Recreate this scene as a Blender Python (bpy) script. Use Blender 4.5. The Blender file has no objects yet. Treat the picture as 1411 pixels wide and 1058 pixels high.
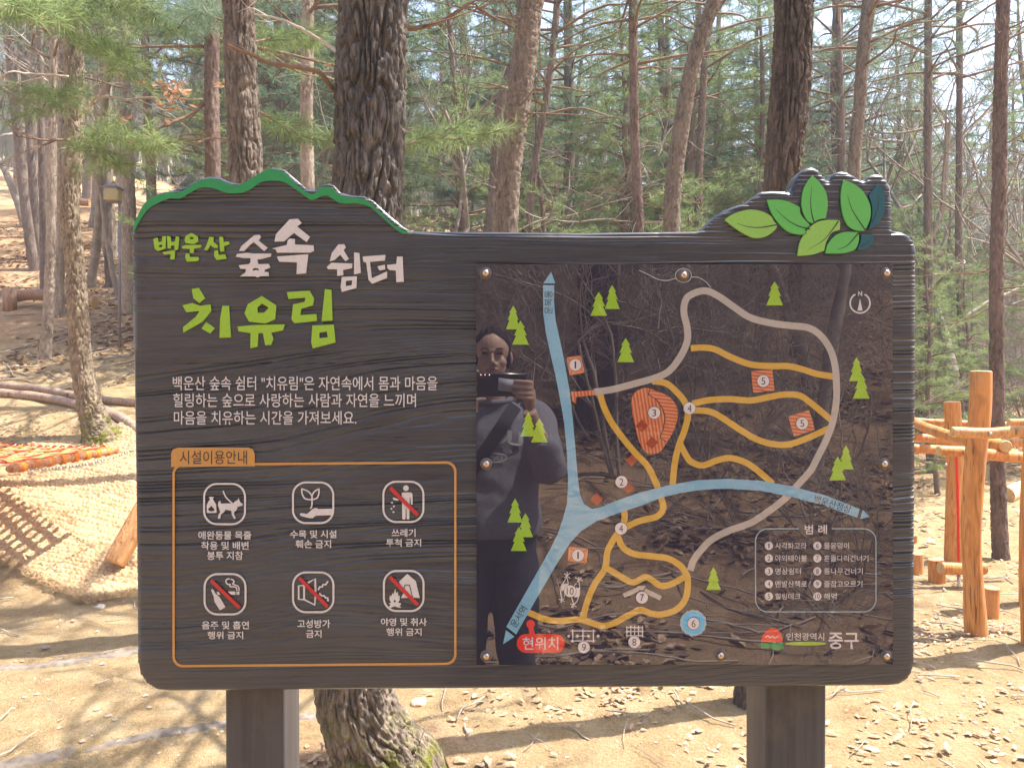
import bpy, bmesh, math, random
import numpy as np
from mathutils import Vector, Matrix

SC = bpy.context.scene
COL = SC.collection
rng = np.random.default_rng(7)
random.seed(7)

# ------------------------------------------------------------------ camera
F = 1050.0
CAM = np.array([0.0, 0.0, 1.5])
YAW = math.atan(40.5 / F)
PITCH = math.atan(10.0 / F)
cam_data = bpy.data.cameras.new('camera')
cam_data.sensor_width = 36.0
cam_data.lens = 36.0 * F / 1411.0
cam_data.clip_start = 0.05
cam_data.clip_end = 3000.0
cam = bpy.data.objects.new('camera', cam_data)
COL.objects.link(cam)
cam.location = CAM
cam.rotation_euler = (math.pi / 2 - PITCH, 0, -YAW)
SC.camera = cam

# ------------------------------------------------------------------ world, sun, exposure
SUN_TO = Vector((0.44, 0.10, 0.86)).normalized()
w = bpy.data.worlds.new('World')
SC.world = w
w.use_nodes = True
nt = w.node_tree
sky = nt.nodes.new('ShaderNodeTexSky')
sky.sky_type = 'NISHITA'
sky.sun_disc = False
sky.sun_elevation = math.asin(SUN_TO.z)
sky.sun_rotation = math.atan2(SUN_TO.x, SUN_TO.y)
sky.dust_density = 2.5
sky.air_density = 1.0
sky.ozone_density = 1.0
nt.nodes['Background'].inputs['Strength'].default_value = 0.15
nt.links.new(sky.outputs[0], nt.nodes['Background'].inputs[0])
sun_d = bpy.data.lights.new('sun', 'SUN')
sun_d.energy = 5.0
sun_d.angle = math.radians(0.5)
sun_d.color = (1.0, 0.93, 0.83)
sun = bpy.data.objects.new('sun', sun_d)
COL.objects.link(sun)
sun.location = (0, 0, 30)
sun.rotation_euler = SUN_TO.to_track_quat('Z', 'Y').to_euler()
SC.view_settings.view_transform = 'Standard'
SC.view_settings.look = 'None'
SC.view_settings.exposure = 1.56
SC.view_settings.gamma = 1.0
SC.view_settings.use_curve_mapping = False
SC.render.engine = 'CYCLES'
SC.cycles.use_denoising = True
SC.cycles.max_bounces = 7
SC.cycles.diffuse_bounces = 3
SC.cycles.glossy_bounces = 3
SC.cycles.transmission_bounces = 3
SC.cycles.transparent_max_bounces = 6
SC.cycles.sample_clamp_indirect = 6.0

# ------------------------------------------------------------------ pixel rays
_f = np.array([math.sin(YAW) * math.cos(PITCH), math.cos(YAW) * math.cos(PITCH), -math.sin(PITCH)])
_r = np.array([math.cos(YAW), -math.sin(YAW), 0.0])
_u = np.cross(_r, _f)


def ray(px, py):
    return _f + _r * (px - 705.5) / F + _u * (529.0 - py) / F


def at(px, py, Y):
    d = ray(px, py)
    return CAM + d * (Y / d[1])


# ------------------------------------------------------------------ noise
def _hash(ix, iy, iz, seed):
    h = (ix.astype(np.int64) * 374761393 + iy.astype(np.int64) * 668265263 + iz.astype(np.int64) * 2147483647 + seed * 974634777) & 0xFFFFFFFF
    h = ((h ^ (h >> 13)) * 1274126177) & 0xFFFFFFFF
    h = (h ^ (h >> 16)) & 0xFFFFFFFF
    return h.astype(np.float64) / 4294967295.0


def vnoise(x, y, z=0.0, seed=0):
    x, y, z = np.broadcast_arrays(np.asarray(x, float), np.asarray(y, float), np.asarray(z, float))
    ix, iy, iz = np.floor(x), np.floor(y), np.floor(z)
    fx, fy, fz = x - ix, y - iy, z - iz
    fx, fy, fz = fx * fx * (3 - 2 * fx), fy * fy * (3 - 2 * fy), fz * fz * (3 - 2 * fz)
    out = 0
    for a in (0, 1):
        for b in (0, 1):
            for c in (0, 1):
                wgt = (fx if a else 1 - fx) * (fy if b else 1 - fy) * (fz if c else 1 - fz)
                out = out + wgt * _hash(ix + a, iy + b, iz + c, seed)
    return out * 2 - 1


def fbm(x, y, z=0.0, seed=0, octv=4):
    s, a = 0, 1.0
    x, y, z = np.asarray(x, float), np.asarray(y, float), np.asarray(z, float)
    for i in range(octv):
        s = s + a * vnoise(x, y, z, seed + i)
        x, y, z, a = x * 2.03, y * 2.03, z * 2.03, a * 0.5
    return s


# ------------------------------------------------------------------ terrain height
def softplus(t, k=0.35):
    return k * np.logaddexp(0, np.asarray(t, float) / k)


def ground(x, y, detail=False):
    x, y = np.asarray(x, float), np.asarray(y, float)
    yy = np.maximum(y, 0.5)
    a = np.clip(x / yy, -1.2, 1.2)
    start = np.interp(a, [-0.9, -0.45, 0.0, 0.35, 0.6], [4.9, 5.0, 8.0, 11.0, 11.0])
    slope = np.interp(a, [-0.9, -0.45, 0.0, 0.35, 0.6], [0.34, 0.33, 0.27, 0.16, 0.16])
    h = slope * softplus(y - start)
    h = h * 0.0 + slope * softplus(np.minimum(y, 60) - start)
    hb = 0.36 * softplus(-2.6 - np.maximum(y, -45))
    h = h + hb
    h = h + 0.10 * vnoise(x * 0.35, y * 0.35, 0, 3) * np.clip((np.abs(y - 1.0) - 3) / 4, 0, 1) * 1.0
    h = h + 0.5 * vnoise(x * 0.09, y * 0.09, 0, 4) * np.clip((np.abs(y) - 9) / 12, 0, 1) * 2
    h = h + 0.012 * vnoise(x * 2.1, y * 2.1, 0, 5)
    # low earth bank under the climbing frame
    h = h + 0.05 * np.exp(-(((x - 2.9) / 0.9) ** 2 + ((y - 4.0) / 0.25) ** 2))
    if detail:
        h = h - 0.012 * np.clip(vnoise(x * 4.2, y * 3.1, 0, 15) - 0.35, 0, 1) * 2
        m = 0.35 + 0.65 * np.clip(vnoise(x * 0.8, y * 0.8, 0, 8) + 0.5, 0, 1)
        h = h + m * (0.010 * fbm(x * 9, y * 9, 0, 6, 3) + 0.004 * vnoise(x * 42, y * 42, 0, 7))
    return h


def gz(x, y):
    return float(ground(x, y))


def hit(px, py):
    d = ray(px, py)
    t = 1.5
    while t < 90:
        p = CAM + d * t
        if p[2] <= gz(p[0], p[1]):
            return p
        t += 0.02 + t * 0.002
    return CAM + d * 90


# ------------------------------------------------------------------ object helpers
def props(o, label=None, cat=None, group=None, kind=None):
    if label: o['label'] = label
    if cat: o['category'] = cat
    if group: o['group'] = group
    if kind: o['kind'] = kind
    return o


def thing(name, label, cat, loc=(0, 0, 0), group=None):
    o = bpy.data.objects.new(name, None)
    o.empty_display_size = 0.1
    o.location = loc
    COL.objects.link(o)
    return props(o, label, cat, group)


def link(name, me, mats=(), parent=None, smooth=False, keep=True):
    o = bpy.data.objects.new(name, me)
    COL.objects.link(o)
    if not isinstance(mats, (list, tuple)):
        mats = [mats]
    if not me.materials:
        for m in mats:
            me.materials.append(m)
    if smooth:
        me.polygons.foreach_set('use_smooth', np.ones(len(me.polygons), bool))
    if parent is not None:
        o.parent = parent
        if keep:
            # parents sit unrotated: subtract their world location
            loc = Vector((0, 0, 0))
            p = parent
            while p is not None:
                loc += p.location
                p = p.parent
            o.location = -loc
    return o


def mesh_np(name, verts, faces, smooth=False):
    """verts (n,3); faces (m,k) equal size"""
    verts = np.asarray(verts, np.float32)
    faces = np.asarray(faces, np.int32)
    me = bpy.data.meshes.new(name)
    me.vertices.add(len(verts))
    me.vertices.foreach_set('co', verts.ravel())
    m, k = faces.shape
    me.loops.add(m * k)
    me.loops.foreach_set('vertex_index', faces.ravel())
    me.polygons.add(m)
    me.polygons.foreach_set('loop_start', np.arange(0, m * k, k, dtype=np.int32))
    me.polygons.foreach_set('loop_total', np.full(m, k, np.int32))
    if smooth:
        me.polygons.foreach_set('use_smooth', np.ones(m, bool))
    me.update(calc_edges=True)
    return me


class MB:
    """collects triangles/quads of several pieces into one mesh"""
    def __init__(self):
        self.v, self.q, self.n = [], [], 0

    def add(self, v, q):
        v = np.asarray(v, float).reshape(-1, 3)
        q = np.asarray(q, int)
        if q.shape[1] == 3:
            q = np.concatenate([q, q[:, 2:3]], 1)
        self.v.append(v)
        self.q.append(q + self.n)
        self.n += len(v)

    def mesh(self, name):
        v = np.concatenate(self.v)
        q = np.concatenate(self.q)
        tri = q[:, 2] == q[:, 3]
        me = bpy.data.meshes.new(name)
        me.vertices.add(len(v))
        me.vertices.foreach_set('co', v.astype(np.float32).ravel())
        tot = np.where(tri, 3, 4).astype(np.int32)
        start = np.concatenate([[0], np.cumsum(tot)[:-1]]).astype(np.int32)
        mask = np.ones(q.shape, bool)
        mask[tri, 3] = False
        idx = q[mask].astype(np.int32)
        me.loops.add(len(idx))
        me.loops.foreach_set('vertex_index', idx)
        me.polygons.add(len(q))
        me.polygons.foreach_set('loop_start', start)
        me.polygons.foreach_set('loop_total', tot)
        me.update(calc_edges=True)
        return me

    def build(self, name, mat, parent=None, smooth=False):
        return link(name, self.mesh(name), mat, parent, smooth)


def catmull(pts, n):
    pts = np.asarray(pts, float)
    if len(pts) == 2:
        t = np.linspace(0, 1, n)[:, None]
        return pts[0] * (1 - t) + pts[1] * t
    P = np.concatenate([[2 * pts[0] - pts[1]], pts, [2 * pts[-1] - pts[-2]]])
    u = np.linspace(0, len(pts) - 1 - 1e-9, n)
    i = np.floor(u).astype(int)
    t = (u - i).reshape((-1,) + (1,) * (pts.ndim - 1))
    p0, p1, p2, p3 = P[i], P[i + 1], P[i + 2], P[i + 3]
    return 0.5 * (2 * p1 + (p2 - p0) * t + (2 * p0 - 5 * p1 + 4 * p2 - p3) * t ** 2 + (3 * p1 - p0 - 3 * p2 + p3) * t ** 3)


def tube(path, rad, seg=8, cap=True, ell=None):
    """path (n,3), rad scalar or (n,) -> verts, quads"""
    path = np.asarray(path, float)
    n = len(path)
    rad = np.broadcast_to(np.asarray(rad, float), (n,))
    T = np.gradient(path, axis=0)
    T /= np.linalg.norm(T, axis=1)[:, None] + 1e-12
    ref = np.array([0.0, 0, 1]) if abs(T[:, 2]).mean() < 0.8 else np.array([0.0, 1, 0])
    U = np.cross(T, ref)
    U /= np.linalg.norm(U, axis=1)[:, None] + 1e-12
    V = np.cross(T, U)
    a = np.linspace(0, 2 * np.pi, seg, endpoint=False)
    e = (1, 1) if ell is None else ell
    ring = (U[:, None] * np.cos(a)[None, :, None] * e[0] + V[:, None] * np.sin(a)[None, :, None] * e[1]) * rad[:, None, None]
    v = (path[:, None] + ring).reshape(-1, 3)
    i = np.arange(n - 1)[:, None] * seg
    j = np.arange(seg)[None]
    k = (j + 1) % seg
    q = np.stack([i + j, i + k, i + seg + k, i + seg + j], -1).reshape(-1, 4)
    if cap:
        v = np.concatenate([v, path[:1], path[-1:]])
        c0, c1 = n * seg, n * seg + 1
        jj = np.arange(seg)
        kk = (jj + 1) % seg
        q = np.concatenate([q, np.stack([kk, jj, np.full(seg, c0), np.full(seg, c0)], -1),
                            np.stack([(n - 1) * seg + jj, (n - 1) * seg + kk, np.full(seg, c1), np.full(seg, c1)], -1)])
    return v, q


def box(c, s, R=None):
    c, s = np.asarray(c, float), np.asarray(s, float) / 2
    v = np.array([[x, y, z] for x in (-1, 1) for y in (-1, 1) for z in (-1, 1)], float) * s
    if R is not None:
        v = v @ np.asarray(R).T
    q = np.array([[0, 1, 3, 2], [4, 6, 7, 5], [0, 4, 5, 1], [2, 3, 7, 6], [0, 2, 6, 4], [1, 5, 7, 3]])
    return v + c, q


def bevel(o, w, seg=2):
    m = o.modifiers.new('bevel', 'BEVEL')
    m.width = w
    m.segments = seg
    m.limit_method = 'ANGLE'
    return o


def eval_mesh(o, name):
    dg = bpy.context.evaluated_depsgraph_get()
    me = bpy.data.meshes.new_from_object(o.evaluated_get(dg))
    me.name = name
    return me


# ------------------------------------------------------------------ materials
class Mat:
    def __init__(self, name, rough=0.7, spec=0.5, ior=1.5):
        self.m = bpy.data.materials.new(name)
        self.m.use_nodes = True
        self.nt = self.m.node_tree
        self.b = self.nt.nodes['Principled BSDF']
        self.b.inputs['Roughness'].default_value = rough
        self.b.inputs['IOR'].default_value = ior
        self.b.inputs['Specular IOR Level'].default_value = spec
        self.co = None

    def n(self, t, **kw):
        nd = self.nt.nodes.new(t)
        for k, v in kw.items():
            if k in ('operation', 'data_type', 'blend_type', 'noise_dimensions', 'feature', 'bands_direction', 'wave_type', 'noise_type', 'normalize', 'distance'):
                setattr(nd, k, v)
            else:
                nd.inputs[k].default_value = v
        return nd

    def l(self, a, b):
        self.nt.links.new(a, b)

    def coord(self, scale=(1, 1, 1), rot=(0, 0, 0), kind='Object'):
        tc = self.n('ShaderNodeTexCoord')
        mp = self.n('ShaderNodeMapping')
        mp.inputs['Scale'].default_value = scale
        mp.inputs['Rotation'].default_value = rot
        if kind == 'World':
            g = self.n('ShaderNodeNewGeometry')
            self.l(g.outputs['Position'], mp.inputs[0])
        else:
            self.l(tc.outputs[kind], mp.inputs[0])
        return mp.outputs[0]

    def noise(self, co, scale, detail=4, rough=0.55, dist=0.0):
        nd = self.n('ShaderNodeTexNoise')
        nd.inputs['Scale'].default_value = scale
        nd.inputs['Detail'].default_value = detail
        nd.inputs['Roughness'].default_value = rough
        nd.inputs['Distortion'].default_value = dist
        self.l(co, nd.inputs['Vector'])
        return nd.outputs['Fac']

    def ramp(self, fac, stops, interp='LINEAR'):
        r = self.n('ShaderNodeValToRGB')
        r.color_ramp.interpolation = interp
        el = r.color_ramp.elements
        while len(el) < len(stops):
            el.new(0.5)
        for e, (p, c) in zip(el, stops):
            e.position = p
            e.color = (c[0], c[1], c[2], 1) if not np.isscalar(c) else (c, c, c, 1)
        self.l(fac, r.inputs[0])
        return r.outputs[0]

    def mix(self, fac, a, b, mode='MIX'):
        x = self.nt.nodes.new('ShaderNodeMix')
        x.data_type = 'RGBA'
        x.blend_type = mode
        for s, k in ((fac, 0), (a, 6), (b, 7)):
            if hasattr(s, 'links'):
                self.l(s, x.inputs[k])
            elif k == 0:
                x.inputs[0].default_value = s
            else:
                x.inputs[k].default_value = (s[0], s[1], s[2], 1)
        return x.outputs[2]

    def math(self, op, a, b=0.0):
        x = self.nt.nodes.new('ShaderNodeMath')
        x.operation = op
        for s, k in ((a, 0), (b, 1)):
            if hasattr(s, 'links'):
                self.l(s, x.inputs[k])
            else:
                x.inputs[k].default_value = s
        return x.outputs[0]

    def color(self, c):
        if hasattr(c, 'links'):
            self.l(c, self.b.inputs['Base Color'])
        else:
            self.b.inputs['Base Color'].default_value = (*c, 1)
        return self

    def bump(self, h, dist=0.01, strength=1.0):
        b = self.n('ShaderNodeBump')
        b.inputs['Distance'].default_value = dist
        b.inputs['Strength'].default_value = strength
        self.l(h, b.inputs['Height'])
        self.l(b.outputs[0], self.b.inputs['Normal'])
        return self


def plain(name, c, rough=0.7, spec=0.5, var=0.12, scale=60):
    m = Mat(name, rough, spec)
    f = m.noise(m.coord(), scale, 3)
    m.color(m.ramp(f, [(0.3, tuple(x * (1 - var) for x in c)), (0.7, tuple(x * (1 + var) for x in c))]))
    return m.m

# ------------------------------------------------------------------ materials of the place
def bark_mat(name, dark, light, scale=1.0, moss=None, bumpd=0.012, zs=0.28):
    m = Mat(name, 0.9, 0.15)
    co = m.coord((1, 1, zs))
    f1 = m.noise(co, 42 * scale, 5, 0.65, 0.8)
    f2 = m.noise(m.coord((1, 1, 0.5)), 150 * scale, 3, 0.7)
    f3 = m.noise(m.coord((1, 1, 0.6)), 3.0, 2)
    c = m.ramp(f1, [(0.33, dark), (0.5, tuple((a + b) / 2 for a, b in zip(dark, light))), (0.68, light)])
    c = m.mix(m.ramp(f3, [(0.35, 0.0), (0.7, 0.35)]), c, tuple(x * 1.25 for x in light))
    if moss is not None:
        # moss grows on the foot of the trunk only: height above its ground point
        z0, z1 = moss
        g = m.n('ShaderNodeNewGeometry')
        sp = m.n('ShaderNodeSeparateXYZ')
        m.l(g.outputs['Position'], sp.inputs[0])
        mr = m.n('ShaderNodeMapRange')
        m.l(sp.outputs[2], mr.inputs[0])
        mr.inputs[1].default_value = z0
        mr.inputs[2].default_value = z1
        mr.inputs[3].default_value = 1.0
        mr.inputs[4].default_value = 0.0
        # sun and ground bounce on the butt, painted into its bark as paler tone
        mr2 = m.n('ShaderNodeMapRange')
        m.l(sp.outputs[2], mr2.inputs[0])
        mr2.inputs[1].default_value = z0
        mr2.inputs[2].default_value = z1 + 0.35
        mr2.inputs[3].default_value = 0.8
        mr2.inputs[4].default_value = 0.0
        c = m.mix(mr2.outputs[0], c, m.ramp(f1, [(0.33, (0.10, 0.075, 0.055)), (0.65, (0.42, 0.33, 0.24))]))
        mf = m.math('MULTIPLY', mr.outputs[0], m.ramp(m.noise(m.coord(), 14, 4), [(0.46, 0.0), (0.64, 1.3)]))
        mf = m.math('MINIMUM', mf, 1.0)
        c = m.mix(mf, c, m.ramp(m.noise(m.coord(), 70, 3), [(0.3, (0.09, 0.10, 0.02)), (0.7, (0.25, 0.25, 0.05))]))
    m.color(c)
    h = m.math('ADD', f1, m.math('MULTIPLY', f2, 0.35))
    m.bump(h, bumpd, 1.0)
    return m.m


BARK_DARK = bark_mat('bark_dark_furrowed', (0.035, 0.028, 0.024), (0.20, 0.155, 0.125))
BARK_RIDGED = bark_mat('bark_dark_ridged', (0.03, 0.025, 0.023), (0.17, 0.135, 0.115))
BARK_OAK = bark_mat('bark_brown_oak', (0.055, 0.045, 0.038), (0.27, 0.22, 0.18))
BARK_RED = bark_mat('bark_red_pine', (0.065, 0.045, 0.040), (0.24, 0.175, 0.15))
BARK_PALE = bark_mat('bark_pale_grey', (0.12, 0.09, 0.07), (0.40, 0.33, 0.27), bumpd=0.008)
BARK_FAR = bark_mat('bark_far', (0.07, 0.055, 0.05), (0.24, 0.19, 0.165), 1.0, bumpd=0.006)
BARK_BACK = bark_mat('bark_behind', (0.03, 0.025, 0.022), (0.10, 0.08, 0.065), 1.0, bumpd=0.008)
TWIG_PALE = plain('bare_twig', (0.40, 0.33, 0.27), 0.85, 0.2, 0.25, 8)
TWIG_GREY = plain('grey_twig', (0.27, 0.235, 0.205), 0.85, 0.2, 0.25, 8)
TWIG_BROWN = plain('brown_twig', (0.20, 0.13, 0.09), 0.85, 0.2, 0.25, 8)


def leaf_mat(name, c0, c1, trans=0.35, scale=1.2):
    m = Mat(name, 0.55, 0.35)
    f = m.noise(m.coord(), scale, 2)
    f2 = m.noise(m.coord(), 45, 1)
    c = m.ramp(m.math('ADD', m.math('MULTIPLY', f, 0.6), m.math('MULTIPLY', f2, 0.4)), [(0.38, c0), (0.62, c1)])
    m.color(c)
    tr = m.n('ShaderNodeBsdfTranslucent')
    m.l(c, tr.inputs[0])
    mx = m.n('ShaderNodeMixShader')
    mx.inputs[0].default_value = trans
    m.l(m.b.outputs[0], mx.inputs[1])
    m.l(tr.outputs[0], mx.inputs[2])
    out = [n for n in m.nt.nodes if n.type == 'OUTPUT_MATERIAL'][0]
    m.l(mx.outputs[0], out.inputs[0])
    return m.m


NEEDLE_A = leaf_mat('pine_needles_bright', (0.15, 0.22, 0.09), (0.30, 0.39, 0.16), 0.45)
NEEDLE_B = leaf_mat('pine_needles_blue_green', (0.10, 0.17, 0.12), (0.21, 0.31, 0.20), 0.4)
NEEDLE_C = leaf_mat('pine_needles_deep', (0.08, 0.15, 0.08), (0.18, 0.29, 0.14), 0.4)
OAK_DRY = leaf_mat('dry_oak_leaves', (0.30, 0.16, 0.09), (0.52, 0.32, 0.19), 0.3, 20)
LITTER = leaf_mat('leaf_litter', (0.33, 0.19, 0.11), (0.62, 0.44, 0.29), 0.12, 30)


def wood_mat(name, c0, c1, zs=(1, 1, 0.12), rough=0.5):
    m = Mat(name, rough, 0.35)
    co = m.coord(zs)
    f = m.noise(co, 34, 4, 0.55, 1.6)
    k = m.noise(m.coord((1, 1, 0.5)), 7, 2, 0.5, 0.8)
    c = m.ramp(f, [(0.3, c0), (0.62, c1)])
    c = m.mix(m.ramp(k, [(0.58, 0.0), (0.72, 0.55)]), c, tuple(x * 0.55 for x in c0))
    # drying checks: thin dark splits along the grain
    ck = m.noise(m.coord((1, 1, 0.045)), 75, 2, 0.5, 0.3)
    ckf = m.ramp(ck, [(0.655, 0.0), (0.675, 0.75)])
    c = m.mix(ckf, c, tuple(x * 0.3 for x in c0))
    grey = m.ramp(m.noise(m.coord((1, 1, 0.4)), 5, 3), [(0.5, 0.0), (0.75, 0.35)])
    c = m.mix(grey, c, (0.42, 0.33, 0.25))
    m.color(c)
    m.bump(m.math('SUBTRACT', f, m.math('MULTIPLY', ckf, 1.5)), 0.004, 0.8)
    return m.m


ORANGE_WOOD = wood_mat('oiled_orange_log', (0.40, 0.15, 0.035), (0.64, 0.29, 0.085))
PALE_WOOD = wood_mat('pale_orange_log', (0.46, 0.21, 0.07), (0.68, 0.37, 0.15))
BROWN_LOG = wood_mat('brown_treated_log', (0.20, 0.10, 0.06), (0.36, 0.21, 0.14))
HEWN = wood_mat('weathered_grey_log', (0.20, 0.13, 0.095), (0.40, 0.28, 0.21))
END_WOOD = plain('sawn_end', (0.55, 0.36, 0.18), 0.75, 0.2, 0.2, 30)
STONE = plain('stone', (0.34, 0.275, 0.21), 0.9, 0.2, 0.25, 12)
STEEL = Mat('steel', 0.3); STEEL.color((0.55, 0.5, 0.47)); STEEL.b.inputs['Metallic'].default_value = 1.0; STEEL = STEEL.m


def ground_mat():
    m = Mat('sandy_forest_ground', 0.95, 0.1)
    W = m.coord(kind='World')
    big = m.noise(W, 0.55, 3, 0.6)
    mid = m.noise(W, 5, 5, 0.65)
    fine = m.noise(W, 60, 5, 0.75)
    grit = m.noise(W, 260, 2, 0.6)
    sand = m.ramp(m.math('ADD', m.math('MULTIPLY', mid, 0.55), m.math('MULTIPLY', fine, 0.45)),
                  [(0.36, (0.38, 0.25, 0.13)), (0.5, (0.56, 0.40, 0.215)), (0.64, (0.71, 0.55, 0.345))])
    sand = m.mix(m.ramp(grit, [(0.58, 0.0), (0.70, 0.6)]), sand, (0.22, 0.14, 0.09))
    duff = m.ramp(m.math('ADD', m.math('MULTIPLY', fine, 0.6), m.math('MULTIPLY', mid, 0.4)),
                  [(0.36, (0.27, 0.155, 0.085)), (0.5, (0.53, 0.335, 0.19)), (0.63, (0.72, 0.50, 0.31))])
    at_ = m.n('ShaderNodeAttribute')
    at_.attribute_name = 'duff'
    fac = m.math('ADD', at_.outputs['Fac'], m.math('MULTIPLY', m.math('SUBTRACT', mid, 0.5), 1.6))
    c = m.mix(m.ramp(fac, [(0.35, 0.0), (0.65, 1.0)]), sand, duff)
    dead = m.math('MULTIPLY', 1.0, big)
    c = m.mix(m.ramp(dead, [(0.45, 0.0), (0.7, 0.25)]), c, (0.45, 0.34, 0.22))
    m.color(c)
    m.bump(m.math('ADD', m.math('MULTIPLY', fine, 0.8), m.math('MULTIPLY', grit, 0.3)), 0.045, 1.0)
    return m.m


def duff_mask(x, y):
    """1 where fallen leaves cover the soil, 0 on the bare sandy path and slope"""
    az = x / np.maximum(y, 0.5)
    left = (az < -0.25)
    hill = np.clip((y - 9.6) / 1.5, 0, 1)
    d = np.where(left, hill * 0.85, np.clip((y - 8.5) / 5, 0, 0.8))
    d = np.where((y < 5) & (y > 2.3) & (x > -0.45), 0.22, d)
    d = np.maximum(d, 0.9 * np.exp(-(((x + 0.42) / 0.45) ** 2 + ((y - 3.0) / 0.4) ** 2)))
    d = np.where(y < -1.0, np.clip((-1.0 - y) / 1.0, 0.0, 1.0), d)
    return d


# ------------------------------------------------------------------ ground sheet
def build_ground():
    def axis(segs):
        out = []
        for a, b, s in segs:
            out.append(np.arange(a, b, s))
        return np.concatenate(out + [[segs[-1][1]]])
    xs = axis([(-160, -40, 8), (-40, -14, 1.0), (-14, -6, 0.25), (-6, 5, 0.045), (5, 14, 0.25), (14, 40, 1.0), (40, 160, 8)])
    ys = axis([(-160, -40, 8), (-40, -12, 0.8), (-12, -1.5, 0.12), (-1.5, 2.4, 0.1), (2.4, 8, 0.03), (8, 16, 0.12), (16, 40, 0.6), (40, 220, 8)])
    X, Y = np.meshgrid(xs, ys)
    Z = ground(X, Y, True)
    v = np.stack([X, Y, Z], -1).reshape(-1, 3)
    nx, ny = len(xs), len(ys)
    i = np.arange(ny - 1)[:, None] * nx + np.arange(nx - 1)[None]
    q = np.stack([i, i + 1, i + nx + 1, i + nx], -1).reshape(-1, 4)
    me = mesh_np('ground', v, q, True)
    a = me.attributes.new('duff', 'FLOAT', 'POINT')
    a.data.foreach_set('value', duff_mask(X, Y).astype(np.float32).ravel())
    o = link('ground', me, ground_mat())
    props(o, kind='structure')


build_ground()


# ------------------------------------------------------------------ path edging strips let into the sand
def edging(pts, wid, mat):
    P = np.array([hit(a, b)[:2] for a, b in pts])
    n = 160
    c = catmull(P, n)
    t = np.gradient(c, axis=0)
    t /= np.linalg.norm(t, axis=1)[:, None]
    nrm = np.stack([-t[:, 1], t[:, 0]], 1)
    rows = []
    K = 7
    for k in range(K):
        s = (k / (K - 1) - 0.5)
        off = wid * s * (1 + 0.25 * vnoise(np.arange(n) * 0.12, k * 0.3, 0, 31)) + 0.012 * vnoise(np.arange(n) * 0.4, 0.5, 0, 33)
        p = c + nrm * off[:, None]
        z = ground(p[:, 0], p[:, 1], True) + (0.006 if 0 < k < K - 1 else -0.02) + 0.009 * vnoise(p[:, 0] * 5, p[:, 1] * 5, 0, 14) + 0.003 * vnoise(p[:, 0] * 30, p[:, 1] * 30, 0, 12)
        rows.append(np.column_stack([p, z]))
    v = np.concatenate(rows)
    i = np.arange(K - 1)[:, None] * n + np.arange(n - 1)[None]
    q = np.stack([i, i + 1, i + n + 1, i + n], -1).reshape(-1, 4)
    o = link('path_edging', mesh_np('path_edging', v, q, True), mat)
    props(o, kind='structure')


EDGE_M = plain('grey_path_edging', (0.20, 0.165, 0.135), 0.95, 0.1, 0.35, 25)
edging([(-60, 940), (0, 924), (90, 912), (186, 899), (300, 886), (470, 876)], 0.12, EDGE_M)
edging([(-30, 1068), (60, 1046), (180, 1021), (250, 1008), (310, 998), (430, 988), (520, 986)], 0.10, EDGE_M)


# ------------------------------------------------------------------ fallen leaves, sticks and stones
def scatter_leaves(name, pts, size, mat, seed, lift=0.004, curl=0.5):
    r = np.random.default_rng(seed)
    n = len(pts)
    z = ground(pts[:, 0], pts[:, 1], True)
    s = size * r.uniform(0.5, 1.25, n)
    yaw = r.uniform(0, 2 * np.pi, n)
    tx, ty = r.normal(0, 0.2, n), r.normal(0, 0.2, n)
    cu = r.uniform(0.0, curl, n)
    # local: tip, left, right, base and mid rib
    L = np.array([[0.5, 0, 0], [0.18, 0.22, 1], [-0.25, 0.18, 1], [-0.5, 0, 0.2], [-0.25, -0.18, 1], [0.18, -0.22, 1], [0, 0, 0]])
    v = np.repeat(L[None], n, 0)
    v[:, :, 2] = v[:, :, 2] * cu[:, None] * 0.35
    v[:, 0, 2] += cu * 0.25
    v *= s[:, None, None]
    c, d = np.cos(yaw)[:, None], np.sin(yaw)[:, None]
    x = v[:, :, 0] * c - v[:, :, 1] * d
    y = v[:, :, 0] * d + v[:, :, 1] * c
    zz = v[:, :, 2] + x * tx[:, None] + y * ty[:, None]
    zz -= zz.min(1)[:, None]
    V = np.stack([x + pts[:, 0:1], y + pts[:, 1:2], zz + z[:, None] + lift * r.uniform(0, 3, n)[:, None]], -1).reshape(-1, 3)
    f = np.array([[6, 0, 1], [6, 1, 2], [6, 2, 3], [6, 3, 4], [6, 4, 5], [6, 5, 0]])
    Fc = (f[None] + (np.arange(n) * 7)[:, None, None]).reshape(-1, 3)
    o = link(name, mesh_np(name, V, Fc), mat)
    props(o, 'dry curled brown leaves strewn over the sandy ground', kind='stuff')
    return o


def sample(n, x0, x1, y0, y1, dens, seed):
    r = np.random.default_rng(seed)
    p = np.column_stack([r.uniform(x0, x1, n), r.uniform(y0, y1, n)])
    d = dens(p[:, 0], p[:, 1])
    return p[r.uniform(0, 1, n) < d]


def gauss(x, y, cx, cy, sx, sy):
    return np.exp(-(((x - cx) / sx) ** 2 + ((y - cy) / sy) ** 2))


def clump(x, y, s=1.6, seed=20):
    return np.clip(fbm(x * s, y * s, 0, seed, 3) * 0.9 + 0.35, 0.03, 1)


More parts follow.
